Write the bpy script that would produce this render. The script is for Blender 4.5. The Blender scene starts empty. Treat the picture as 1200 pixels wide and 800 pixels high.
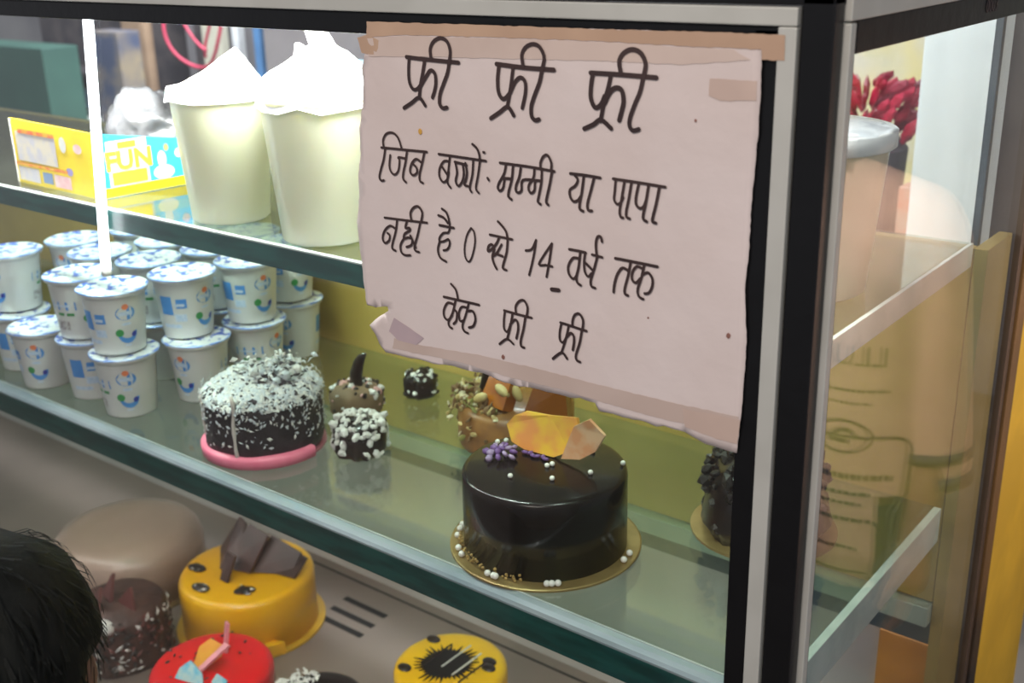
import bpy, bmesh, math, random
from mathutils import Vector, Matrix, noise
from mathutils.geometry import delaunay_2d_cdt
random.seed(7)
PI = math.pi
S = bpy.context.scene
COL = S.collection

# ------------------------------------------------------------------ camera
yaw, pitch, roll = math.radians(38.546), math.radians(19.987), math.radians(-1.427)
cam_d = bpy.data.cameras.new('camera'); cam = bpy.data.objects.new('camera', cam_d); COL.objects.link(cam)
fw = Vector((-math.sin(yaw)*math.cos(pitch), math.cos(yaw)*math.cos(pitch), -math.sin(pitch)))
rt = Vector((math.cos(yaw), math.sin(yaw), 0)); up = rt.cross(fw)
rt2 = rt*math.cos(roll)+up*math.sin(roll); up2 = -rt*math.sin(roll)+up*math.cos(roll)
mw = Matrix((rt2, up2, -fw)).transposed().to_4x4(); mw.translation = (0.302, -0.719, 0.595)
cam.matrix_world = mw
cam_d.sensor_width = 36; cam_d.lens = 40.22; cam_d.clip_start = 0.02
cam_d.dof.use_dof = True; cam_d.dof.focus_distance = 1.0; cam_d.dof.aperture_fstop = 7.0
S.camera = cam
# ------------------------------------------------------------------ world, view, lights
S.view_settings.view_transform = 'Standard'; S.view_settings.look = 'None'
S.view_settings.gamma = 1; S.view_settings.use_curve_mapping = False
S.view_settings.exposure = 0.0
W = bpy.data.worlds.new('world'); S.world = W; W.use_nodes = True
W.node_tree.nodes['Background'].inputs[0].default_value = (0.80, 0.82, 0.88, 1)
W.node_tree.nodes['Background'].inputs[1].default_value = 0.42
def area(name, loc, target, size, size_y, power, color):
    l = bpy.data.lights.new(name, 'AREA'); l.shape = 'RECTANGLE'; l.size = size; l.size_y = size_y
    l.energy = power; l.color = color
    o = bpy.data.objects.new(name, l); COL.objects.link(o); o.location = loc
    o.rotation_euler = (Vector(target)-Vector(loc)).to_track_quat('-Z', 'Y').to_euler(); return o
area('case_top_light', (-0.88, 0.034, 0.545), (-0.88, 0.15, 0.2), 1.0, 0.02, 18, (0.97, 1.0, 0.97))
area('tub_fill_light', (-0.14, 0.05, 0.545), (-0.12, 0.16, 0.3), 0.16, 0.02, 1.3, (0.97, 1.0, 0.97))  # added fill, not a case fitting; brightens the lidded tub at right
area('deck_fill_light', (-0.85, 0.022, -0.043), (-0.85, 0.20, -0.5), 1.5, 0.012, 2.3, (1.0, 0.95, 0.9))  # unseen strip added to brighten the cakes on the deck
area('street_light', (0.3, -1.9, 1.9), (-0.3, 0, 0.3), 1.0, 0.6, 34, (1.0, 0.88, 0.80))
area('shop_light', (-1.9, 1.1, 1.75), (-2.2, 1.9, 0), 2.0, 0.5, 110, (0.93, 0.97, 1.0))
area('pillar_fill_light', (-0.2, 0.55, 0.9), (-0.22, 1.3, .3), 0.4, 0.15, 4, (0.92, 0.96, 1.0))  # added fill aimed at the white pillar to brighten it
area('shirt_fill_light', (0.50, 0.455, 0.45), (0.45, 1.455, 0.0), 0.4, 0.3, 6.5, (1.0, 0.90, 0.80))  # unseen light added so the shirt shows up in the side glass

# ------------------------------------------------------------------ materials
MATS = {}
def nd(nt, t, **kw):
    n = nt.nodes.new(t)
    for k, v in kw.items(): setattr(n, k, v)
    return n
def M(name, col, col2=None, scale=20, rough=.5, metal=0, bump=0, bscale=None, coat=0, emit=0, trans=0, sss=0, detail=3, stretch=None, lo=.4, hi=.6, spec=.5):
    if name in MATS: return MATS[name]
    m = bpy.data.materials.new(name); m.use_nodes = True; nt = m.node_tree
    b = nt.nodes['Principled BSDF']; b.inputs['Roughness'].default_value = rough; b.inputs['Metallic'].default_value = metal
    b.inputs['Specular IOR Level'].default_value = spec
    if coat: b.inputs['Coat Weight'].default_value = coat; b.inputs['Coat Roughness'].default_value = .06
    if trans: b.inputs['Transmission Weight'].default_value = trans
    if sss: b.inputs['Subsurface Weight'].default_value = sss; b.inputs['Subsurface Scale'].default_value = .02; b.inputs['Subsurface Radius'].default_value = (1, .9, .7)
    tc = nd(nt, 'ShaderNodeTexCoord'); mp = nd(nt, 'ShaderNodeMapping'); nt.links.new(tc.outputs['Object'], mp.inputs[0])
    if stretch: mp.inputs['Scale'].default_value = stretch
    n = nd(nt, 'ShaderNodeTexNoise'); n.inputs['Scale'].default_value = scale; n.inputs['Detail'].default_value = detail
    nt.links.new(mp.outputs[0], n.inputs['Vector'])
    r = nd(nt, 'ShaderNodeValToRGB'); nt.links.new(n.outputs['Fac'], r.inputs[0])
    c2 = col2 or tuple(c*.85 for c in col)
    r.color_ramp.elements[0].position = lo; r.color_ramp.elements[1].position = hi
    r.color_ramp.elements[0].color = (*c2, 1); r.color_ramp.elements[1].color = (*col, 1)
    nt.links.new(r.outputs[0], b.inputs['Base Color'])
    if emit:
        nt.links.new(r.outputs[0], b.inputs['Emission Color']); b.inputs['Emission Strength'].default_value = emit
    if bump:
        n2 = nd(nt, 'ShaderNodeTexNoise'); n2.inputs['Scale'].default_value = bscale or scale*3; n2.inputs['Detail'].default_value = 4
        nt.links.new(mp.outputs[0], n2.inputs['Vector'])
        bp = nd(nt, 'ShaderNodeBump'); bp.inputs['Strength'].default_value = bump; bp.inputs['Distance'].default_value = .004
        nt.links.new(n2.outputs['Fac'], bp.inputs['Height']); nt.links.new(bp.outputs[0], b.inputs['Normal'])
    MATS[name] = m; return m
def glass(name, tint, f0=.04, rough=.01, haze=0.0, haze_col=(.8, .8, .8)):
    """thin clear pane: transparent and mirror mixed by Schlick's law, the same from both sides; haze = noise-mixed diffuse film"""
    m = bpy.data.materials.new(name); m.use_nodes = True; nt = m.node_tree; nt.nodes.clear()
    out = nd(nt, 'ShaderNodeOutputMaterial'); g = nd(nt, 'ShaderNodeNewGeometry')
    d = nd(nt, 'ShaderNodeVectorMath', operation='DOT_PRODUCT'); nt.links.new(g.outputs['Incoming'], d.inputs[0]); nt.links.new(g.outputs['Normal'], d.inputs[1])
    def mt(op, a, b=None):
        x = nd(nt, 'ShaderNodeMath', operation=op)
        for i, v in enumerate((a, b)):
            if v is None: continue
            if isinstance(v, (int, float)): x.inputs[i].default_value = v
            else: nt.links.new(v, x.inputs[i])
        return x.outputs[0]
    s = mt('POWER', mt('SUBTRACT', 1, mt('ABSOLUTE', d.outputs['Value'])), 5)
    fr = mt('ADD', mt('MULTIPLY', s, 1-f0), f0)
    t = nd(nt, 'ShaderNodeBsdfTransparent'); t.inputs[0].default_value = (*tint, 1)
    gl = nd(nt, 'ShaderNodeBsdfGlossy'); gl.inputs['Roughness'].default_value = rough
    base = t.outputs[0]
    if haze:
        df = nd(nt, 'ShaderNodeBsdfDiffuse'); df.inputs[0].default_value = (*haze_col, 1)
        tc = nd(nt, 'ShaderNodeTexCoord'); n = nd(nt, 'ShaderNodeTexNoise'); n.inputs['Scale'].default_value = 5; n.inputs['Detail'].default_value = 5
        nt.links.new(tc.outputs['Object'], n.inputs['Vector'])
        mh = nd(nt, 'ShaderNodeMixShader'); nt.links.new(mt('MULTIPLY', n.outputs['Fac'], haze*2), mh.inputs[0])
        nt.links.new(t.outputs[0], mh.inputs[1]); nt.links.new(df.outputs[0], mh.inputs[2]); base = mh.outputs[0]
    mx = nd(nt, 'ShaderNodeMixShader'); nt.links.new(fr, mx.inputs[0]); nt.links.new(base, mx.inputs[1]); nt.links.new(gl.outputs[0], mx.inputs[2])
    nt.links.new(mx.outputs[0], out.inputs[0]); MATS[name] = m; return m
def film(name, col, alpha, rough=.25):
    """thin plastic film: part translucent, part clear, with a sheen"""
    m = bpy.data.materials.new(name); m.use_nodes = True; b = m.node_tree.nodes['Principled BSDF']
    b.inputs['Base Color'].default_value = (*col, 1); b.inputs['Alpha'].default_value = alpha; b.inputs['Roughness'].default_value = rough
    MATS[name] = m; return m

# ------------------------------------------------------------------ mesh helpers
def obj(name, bm, mats, parent=None, smooth=False, loc=None, rotz=0):
    me = bpy.data.meshes.new(name); bm.to_mesh(me); bm.free()
    if not isinstance(mats, (list, tuple)): mats = [mats]
    for m in mats: me.materials.append(m)
    if smooth: me.shade_smooth()
    o = bpy.data.objects.new(name, me); COL.objects.link(o)
    if parent: o.parent = parent
    if loc: o.location = loc
    if rotz: o.rotation_euler[2] = rotz
    return o
def thing(name, label, cat, loc=(0, 0, 0), rotz=0, group=None):
    o = bpy.data.objects.new(name, None); COL.objects.link(o); o.location = loc; o.rotation_euler[2] = rotz
    o.empty_display_size = .02; return tag(o, label, cat, group)
def tag(o, label, cat, group=None):
    o['label'] = label; o['category'] = cat
    if group: o['group'] = group
    return o
def struct(o): o['kind'] = 'structure'; return o
def NB(): return bmesh.new()
def box(bm, x0, x1, y0, y1, z0, z1, bev=0, mi=0):
    r = bmesh.ops.create_cube(bm, size=1); vs = r['verts']
    for v in vs:
        v.co = Vector(((x0+x1)/2+v.co.x*(x1-x0), (y0+y1)/2+v.co.y*(y1-y0), (z0+z1)/2+v.co.z*(z1-z0)))
    fs = set(f for v in vs for f in v.link_faces)
    for f in fs: f.material_index = mi
    if bev:
        es = set(e for v in vs for e in v.link_edges)
        r = bmesh.ops.bevel(bm, geom=list(es), offset=bev, segments=2, affect='EDGES', profile=.6)
        for f in r['faces']: f.material_index = mi
    return bm
def BX(*a, **k): return box(NB(), *a, **k)
def lathe(bm, prof, seg=40, c=(0, 0, 0), wob=0, mi=0, capb=True, capt=True):
    rings = []
    for r, z in prof:
        rings.append([bm.verts.new((c[0]+r*math.cos(2*PI*i/seg)*(1+wob*noise.noise((math.cos(2*PI*i/seg)*2+z*9, math.sin(2*PI*i/seg)*2, z*20))),
                                    c[1]+r*math.sin(2*PI*i/seg)*(1+wob*noise.noise((math.cos(2*PI*i/seg)*2+z*9, math.sin(2*PI*i/seg)*2, z*20))), c[2]+z)) for i in range(seg)])
    for a, b in zip(rings, rings[1:]):
        for i in range(seg):
            f = bm.faces.new((a[i], a[(i+1) % seg], b[(i+1) % seg], b[i])); f.material_index = mi
    if capb: bm.faces.new(rings[0][::-1]).material_index = mi
    if capt: bm.faces.new(rings[-1]).material_index = mi
    return bm
def extrude_poly(bm, pts, thick, mi=0):
    """pts: list of 3D points of a planar polygon; gives it thickness along its normal"""
    P = [Vector(p) for p in pts]
    n = Vector((0, 0, 0))
    for i in range(len(P)): n += P[i].cross(P[(i+1) % len(P)])
    n.normalize()
    a = [bm.verts.new(p) for p in P]; b = [bm.verts.new(p+n*thick) for p in P]
    bm.faces.new(a[::-1]).material_index = mi; bm.faces.new(b).material_index = mi
    for i in range(len(P)):
        j = (i+1) % len(P); bm.faces.new((a[i], a[j], b[j], b[i])).material_index = mi
    return bm
def ball(bm, c, r, sub=1, sc=(1, 1, 1), rot=None, mi=0):
    q = bmesh.ops.create_icosphere(bm, subdivisions=sub, radius=1)
    m = Matrix.Diagonal((r*sc[0], r*sc[1], r*sc[2])).to_4x4()
    if rot is not None: m = rot.to_4x4() @ m
    m = Matrix.Translation(c) @ m
    for v in q['verts']: v.co = m @ v.co
    for f in set(f for v in q['verts'] for f in v.link_faces): f.material_index = mi
    return q['verts']
def rrot(): return Matrix.Rotation(random.uniform(0, 6.3), 3, 'X') @ Matrix.Rotation(random.uniform(0, 6.3), 3, 'Y') @ Matrix.Rotation(random.uniform(0, 6.3), 3, 'Z')
def tube(bm, pts, r, seg=8, mi=0):
    P = [Vector(p) for p in pts]; R = r if isinstance(r, (list, tuple)) else [r]*len(P); rings = []
    for i, p in enumerate(P):
        t = (P[min(i+1, len(P)-1)]-P[max(i-1, 0)]).normalized()
        u = t.cross(Vector((.13, .31, .94))).normalized(); v = t.cross(u)
        rings.append([bm.verts.new(p+(u*math.cos(2*PI*k/seg)+v*math.sin(2*PI*k/seg))*R[i]) for k in range(seg)])
    for a, b in zip(rings, rings[1:]):
        for k in range(seg): bm.faces.new((a[k], a[(k+1) % seg], b[(k+1) % seg], b[k])).material_index = mi
    bm.faces.new(rings[0][::-1]).material_index = mi; bm.faces.new(rings[-1]).material_index = mi
    return bm
def capsule(bm, a, b, ra, rb, seg=14):
    a = Vector(a); b = Vector(b); ball(bm, a, ra, 2); ball(bm, b, rb, 2); tube(bm, [a, b], [ra, rb], seg)
def flakes(bm, n, place, size, mis=(0,)):
    for _ in range(n):
        p, nn = place(); s = size*random.uniform(.5, 1.5); u = Vector(nn).orthogonal().normalized(); v = Vector(nn).cross(u)
        a = random.uniform(0, 6.3); d1 = u*math.cos(a)+v*math.sin(a); d2 = Vector(nn).cross(d1)+Vector((0, 0, random.uniform(-.6, .6)))
        p = Vector(p); t = Vector(nn)*s*.25
        q = [bm.verts.new(p+d1*s-d2*s*.3), bm.verts.new(p+d1*s*.2+d2*s*.45+t), bm.verts.new(p-d1*s+d2*s*.25), bm.verts.new(p-d1*s*.1-d2*s*.4+t)]
        top = bm.verts.new(p+t*2.2)
        mi = random.choice(mis)
        for i in range(4): bm.faces.new((q[i], q[(i+1) % 4], top)).material_index = mi
        bm.faces.new(q[::-1]).material_index = mi
    return bm
def dup(root, loc, rotz, label, group=None):
    r = root.copy(); COL.objects.link(r); r.location = loc; r.rotation_euler = (0, 0, rotz); r['label'] = label
    if group: r['group'] = group
    for ch in list(root.children):
        c = ch.copy(); COL.objects.link(c); c.parent = r
        for g in ch.children:
            d = g.copy(); COL.objects.link(d); d.parent = c
    return r

# palette
black = M('black_frame_paint', (.006, .006, .007), rough=.35, bump=.1, spec=.3)
silver = M('brushed_aluminium', (.62, .62, .57), (.56, .56, .51), scale=12, rough=.5, metal=.2, bump=.05, bscale=60)
steel = M('deck_steel', (.30, .235, .205), (.24, .19, .165), scale=3, rough=.4, metal=.25)
steelw = M('back_steel', (.60, .57, .55), (.52, .49, .47), scale=4, rough=.5, metal=.1)
yellow = M('yellow_laminate', (.50, .34, .09), (.42, .285, .07), scale=6, rough=.45, bump=.05)
teal = M('glass_edge_green', (.003, .040, .036), (.008, .075, .065), scale=14, rough=.3, stretch=(1, 1, 6), coat=.1)
rim = M('polished_glass_rim', (.55, .64, .68), (.36, .46, .50), scale=16, rough=.2, metal=.5, stretch=(.3, 1, 1))  # pale colour carries the highlight along the rounded shelf edge
pale_edge = M('pale_glass_edge', (.85, .90, .82), (.68, .76, .68), scale=18, rough=.25, coat=.4)
pane = glass('clear_pane_glass', (.97, .985, .98), haze=.004)
sidepane = glass('side_pane_glass', (.97, .985, .98), f0=.05, haze=.003)
shelfg = glass('shelf_glass', (.80, .90, .84), f0=.10, rough=.03, haze=.02, haze_col=(.5, .5, .42))
white_plastic = M('white_plastic', (.80, .80, .78), rough=.35, scale=30, coat=.1)

# ------------------------------------------------------------------ setting: floor and the shop room behind the case
FZ = -1.15
struct(obj('floor', BX(-5.6, 2.6, -3.2, 3.6, FZ-.05, FZ), M('floor_concrete', (.20, .17, .145), (.13, .115, .10), scale=4, rough=.7, bump=.2)))
greywall = M('grey_shop_wall', (.30, .29, .30), (.22, .21, .23), scale=2.5, rough=.7)
struct(obj('wall_back', BX(-5.6, 2.6, 3.6, 3.7, FZ, 1.9), greywall))
struct(obj('wall_left', BX(-5.7, -5.6, -.2, 3.7, FZ, 1.9), greywall))
struct(obj('wall_right', BX(-.035, 0, .552, .80, FZ, .75), M('yellow_wall_paint', (.66, .40, .025), (.55, .33, .02), scale=9, rough=.5, bump=.1, bscale=30)))

# ------------------------------------------------------------------ the display case
case = thing('display_case', 'black framed glass display case with silver inlay strips and yellow back panel', 'display case', (0, 0, FZ))
def cp(name, bm, mat, par=case, **k):
    o = obj(name, bm, mat, par, **k); o.location = (0, 0, -FZ) if par is case else (0, 0, 0); return o
XL = -2.3; DK = -.48; TOP = .585
fr = cp('corner_post', BX(-.0195, .003, -.012, .004, -.62, TOP, bev=.0015), black)
cp('silver_strip', BX(-.0335, -.0205, -.0150, -.002, -.62, .5295, bev=.001), silver)
cp('inner_post', BX(-.052, -.0345, -.012, .003, -.62, .528, bev=.0015), black)
cp('top_rail', BX(XL, .003, -.012, .02, .5425, TOP, bev=.0015), black)
cp('silver_strip', BX(XL, -.0205, -.0152, -.002, .5300, .5418, bev=.001), silver)
cp('inner_rail', BX(XL, -.0345, -.012, .02, .5115, .5292, bev=.0015), black)
# side frame
cp('side_silver_strip', BX(-.002, .0075, .0050, .0135, -.62, .531, bev=.001), silver)
cp('side_inner_post', BX(-.010, .0035, .0142, .024, -.62, .531, bev=.001), M('dark_brown_frame', (.035, .018, .014), rough=.4))
cp('side_silver_strip', BX(-.002, .0075, .0050, .56, .5325, .565, bev=.001), silver)
cp('side_top_rail', BX(-.015, .0035, .0250, .56, .5100, .5318, bev=.001), black)
cp('side_rear_post', BX(-.03, .003, .508, .522, -.62, .511, bev=.001), M('rear_post_brown', (.07, .045, .03), rough=.5))
cp('side_rear_trim', BX(-.02, .006, .523, .551, -.62, .58, bev=.001), M('rear_trim_dark', (.15, .075, .02), (.02, .014, .01), scale=3, rough=.5))
# panes
cp('front_pane', BX(XL, -.05, -.006, -.002, -.62, .512), pane)
cp('side_pane', BX(-.0045, -.0005, .02, .51, -.62, .512), sidepane)
cp('rear_frame_post', BX(-.044, -.037, .495, .505, .1, .56), M('rear_frame_grey', (.06, .08, .10), rough=.4))
cp('top_panel', BX(XL, 0, .02, .55, .64, .66), M('case_top_white', (.7, .7, .68), rough=.6))
# deck, back
cp('deck', BX(XL, -.005, .01, .50, DK-.02, DK, bev=.002), steel)
for a, b in (((-.985, .420), (-.888, .420)), ((-.982, .387), (-.885, .389)), ((-.979, .357), (-.881, .359))):
    cp('slot', BX(a[0], b[0], a[1]-.0055, a[1]+.0055, DK-.001, DK+.0008), M('slot_dark', (.008, .007, .008), rough=.8), par=case).location = (0, 0, -FZ)
cp('deck_seam', BX(-1.3, -.3, .4685, .472, DK, DK+.001), M('seam_dark', (.03, .025, .025), rough=.7))
cp('deck_front_apron', BX(XL, 0, .002, .01, -.62, DK), black)
cp('back_panel', BX(XL, -.02, .425, .437, -.125, .283, bev=.001), yellow)
cp('side_return_panel', BX(-.0195, -.006, .4255, .506, -.60, .283, bev=.001), yellow)
cp('back_rail', BX(XL, -.02, .412, .437, -.152, -.127, bev=.002), M('back_rail_pale', (.44, .50, .42), (.34, .40, .34), scale=8, rough=.35))
cp('lower_back_rail', BX(XL, -.02, .44, .447, -.19, -.153), M('lower_rail_grey', (.12, .15, .15), rough=.35, metal=.4))
cp('lower_back_panel', BX(XL, -.02, .492, .50, DK, -.16), steelw)
cp('back_panel_seam', BX(-1.062, -1.058, .421, .4255, -.12, .28), M('seam_olive', (.16, .12, .03), rough=.7))
cp('back_panel_seam', BX(-.62, -.617, .421, .4255, -.12, .28), MATS['seam_olive'])
# digits on the side top rail (mirrored lettering, faded)
def text_bm(body, size, extrude=.0002, fat=0):
    c = bpy.data.curves.new('t', 'FONT'); c.body = body; c.size = size; c.extrude = extrude; c.align_x = 'CENTER'; c.resolution_u = 2; c.offset = fat
    o = bpy.data.objects.new('t', c); COL.objects.link(o)
    me = bpy.data.meshes.new_from_object(o.evaluated_get(bpy.context.evaluated_depsgraph_get()))
    bpy.data.objects.remove(o); bm = NB(); bm.from_mesh(me); return bm
def xf(bm, m): bmesh.ops.transform(bm, matrix=m, verts=bm.verts); return bm
MX = lambda x, y, z: Matrix(((x[0], y[0], z[0], 0), (x[1], y[1], z[1], 0), (x[2], y[2], z[2], 0), (0, 0, 0, 1)))
b = xf(text_bm('0003', .016), Matrix.Translation((.0040, .31, .5175)) @ MX((0, 1, 0), (0, 0, 1), (1, 0, 0)))
cp('faded_digits', b, M('faded_digits', (.09, .07, .07), rough=.8))

# ------------------------------------------------------------------ glass shelves
sh2 = thing('glass_shelf', 'lower thick glass shelf with rounded green edge carrying the cups and cakes', 'shelf', (0, 0, 0))
obj('shelf_glass', BX(XL, -.026, .016, .410, -.012, 0), shelfg, sh2)
prof = [(.0155, 0), (.0100, -.0012), (.0062, -.0040), (.0045, -.0075), (.0045, -.0095), (.0155, -.0120)]
def yzprism(bm, pr, x0, x1, mi=0):
    a = [bm.verts.new((x0, y, z)) for y, z in pr]; b_ = [bm.verts.new((x1, y, z)) for y, z in pr]
    for i in range(len(pr)):
        j = (i+1) % len(pr); bm.faces.new((a[i], a[j], b_[j], b_[i])).material_index = mi
    bm.faces.new(a[::-1]).material_index = mi; bm.faces.new(b_).material_index = mi; return bm
obj('front_rim', yzprism(NB(), prof, XL, -.026), rim, sh2)
obj('front_edge', BX(XL, -.026, .0047, .0140, -.040, -.0100, bev=.001), teal, sh2)
obj('side_edge', BX(-.0255, -.0175, .006, .410, -.040, 0, bev=.001), pale_edge, sh2)
obj('painted_highlight_bevel', BX(XL, -.026, .0155, .0172, .0001, .0012), M('bevel_bright', (.62, .68, .66), rough=.25, metal=.3), sh2)  # bevel strip coloured bright to paint the highlight line on the edge
sh1 = thing('glass_shelf', 'upper green-edged glass shelf carrying the snack box and yellowish tubs', 'shelf', (0, 0, .292))
obj('shelf_glass', BX(XL, -.021, .0235, .410, -.008, 0), shelfg, sh1)
obj('front_edge', BX(XL, -.021, .0205, .0232, -.024, -.0005, bev=.0006), teal, sh1)
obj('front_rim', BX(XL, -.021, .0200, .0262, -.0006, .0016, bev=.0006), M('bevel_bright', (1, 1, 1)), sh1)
obj('side_edge', BX(-.0205, -.0165, .0205, .410, -.024, 0, bev=.0006), pale_edge, sh1)

# ------------------------------------------------------------------ LED tube inside the front glass
tb = thing('light_tube', 'glowing white fluorescent tube standing upright behind the front glass at left', 'lamp', (-.876, .0105, .374))
b = NB(); tube(b, [(.0183, 0, .1365), (-.0195, 0, -.152)], .0056, 16); obj('glowing_tube', b, M('tube_glow', (.93, .96, 1), (.9, .94, 1), emit=7), tb, smooth=True)
b = NB(); tube(b, [(-.0195, 0, -.152), (-.021, 0, -.160)], .006, 16); obj('end_cap', b, white_plastic, tb, smooth=True)

# ------------------------------------------------------------------ the handwritten paper sign, taped outside the front pane
# sign coordinates (u, v) are in a 1200x800 image pixel frame, cast from the camera onto the sheet's plane in metres
def plane_pt(px, py, y=0.0):
    C0 = Vector((0.302, -0.719, 0.595)); F = 1340.7
    d = rt2*((px-600)/F)-up2*((py-400)/F)+fw
    return C0+d*((y-C0.y)/d.y)
def wave(x, z): return .0009*noise.noise((x*14, 3.1, z*16))+.0004*noise.noise((x*45, 9, z*30))
PY = -.0146
sign = thing('paper_sign', 'torn pinkish paper sign with black handwritten lines taped to the front glass', 'sign', (-.24, PY, .38))
SO = Vector((-.24, PY, .38))
outline = [(431,26),(500,28),(600,31),(700,34),(800,37),(893,41),(892,95),(889,150),(884,200),(880,240),(877,300),(873,340),(875,400),(871,450),(868,490),(863,531),
 (852,528),(838,523),(826,520),(812,512),(802,506),(789,503),(778,499),(769,500),(755,494),(736,490),(718,485),(702,482),(697,472),(680,466),(668,466),(655,462),(640,459),(626,455),(608,453),(590,448),(575,441),(565,437),(548,434),(528,428),(508,426),(492,421),(478,419),(463,415),(452,413),(445,404),(440,392),(433,381),(440,374),(455,364),(454,359),(441,360),(430,357),(427,335),(424,310),(421,285),(418,260),(421,230),(420,205),(423,180),(421,150),(425,120),(426,100),(424,80),(428,60)]
def dens(pts, step=6):
    o = []
    for i, p in enumerate(pts):
        q = pts[(i+1) % len(pts)]; L = math.dist(p, q); k = max(1, int(L/step))
        for j in range(k):
            t = j/k; o.append((p[0]+(q[0]-p[0])*t+random.uniform(-.5, .5)*(j > 0), p[1]+(q[1]-p[1])*t+random.uniform(-.6, .6)*(j > 0)))
    return o
def inside(x, y, poly):
    c = False
    for i in range(len(poly)):
        (x1, y1), (x2, y2) = poly[i], poly[i-1]
        if (y1 > y) != (y2 > y) and x < (x2-x1)*(y-y1)/(y2-y1)+x1: c = not c
    return c
def sheet(pts, off=0, mi_fn=None, grid=9, amp=1):
    P3 = [plane_pt(*p, PY) for p in dens(pts)]; poly = [(p.x, p.z) for p in P3]
    xs = [p[0] for p in poly]; zs = [p[1] for p in poly]; co = [Vector(p) for p in poly]; g = .008
    x = min(xs)
    while x < max(xs):
        z = min(zs)
        while z < max(zs):
            if inside(x, z, poly) and min(math.dist((x, z), q) for q in poly[::2]) > g*.4: co.append(Vector((x, z)))
            z += g
        x += g
    n = len(poly); r = delaunay_2d_cdt(co, [(i, (i+1) % n) for i in range(n)], [], 1, 1e-6)
    bm = NB(); vs = [bm.verts.new((v.x-SO.x, -off+wave(v.x, v.y)*amp, v.y-SO.z)) for v in r[0]]
    for f in r[2]:
        fa = bm.faces.new([vs[i] for i in f])
    bm.normal_update()
    if sum(f.normal.y for f in bm.faces) > 0: bmesh.ops.reverse_faces(bm, faces=bm.faces[:])
    return bm
paper_m = M('pink_paper', (.80, .70, .675), (.74, .63, .595), scale=7, rough=.75, bump=.15, bscale=60, lo=.35, hi=.65, spec=.2)
o = obj('paper', sheet(outline), paper_m, sign, smooth=True)
so = o.modifiers.new('s', 'SOLIDIFY'); so.thickness = .0003; so.offset = -1
tape_m = M('tan_tape', (.62, .42, .29), (.54, .36, .25), scale=12, rough=.35, spec=.4)
tape_f = M('faint_tape', (.68, .52, .44), (.62, .47, .40), scale=15, rough=.3)
for nm, pts, m in (('tape', [(430,25),(560,29),(700,34),(850,38),(921,41),(920,71),(893,70),(893,58),(800,54),(700,48),(560,43),(470,41),(430,44)], tape_m),
                   ('tape', [(430,45),(470,42),(560,44),(700,49),(800,55),(860,58),(880,70),(800,76),(700,71),(560,68),(480,66),(432,66)], M('sheer_tape', (.70, .56, .49), (.66, .52, .45), rough=.35)),
                   ('tape', [(419,44),(431,40),(446,48),(440,64),(424,62)], tape_m),
                   ('tape', [(832,92),(888,95),(887,118),(845,118),(831,112)], tape_f),
                   ('tape', [(800,478),(868,492),(864,520),(840,514),(803,500)], tape_f),
                   ('tape', [(462,372),(482,385),(497,396),(488,404),(466,398),(456,388)], M('mauve_tape', (.58, .45, .47), (.52, .41, .44), rough=.4))):
    t_ = obj(nm, sheet(pts, off=.0005), m, sign, smooth=True)
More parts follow.
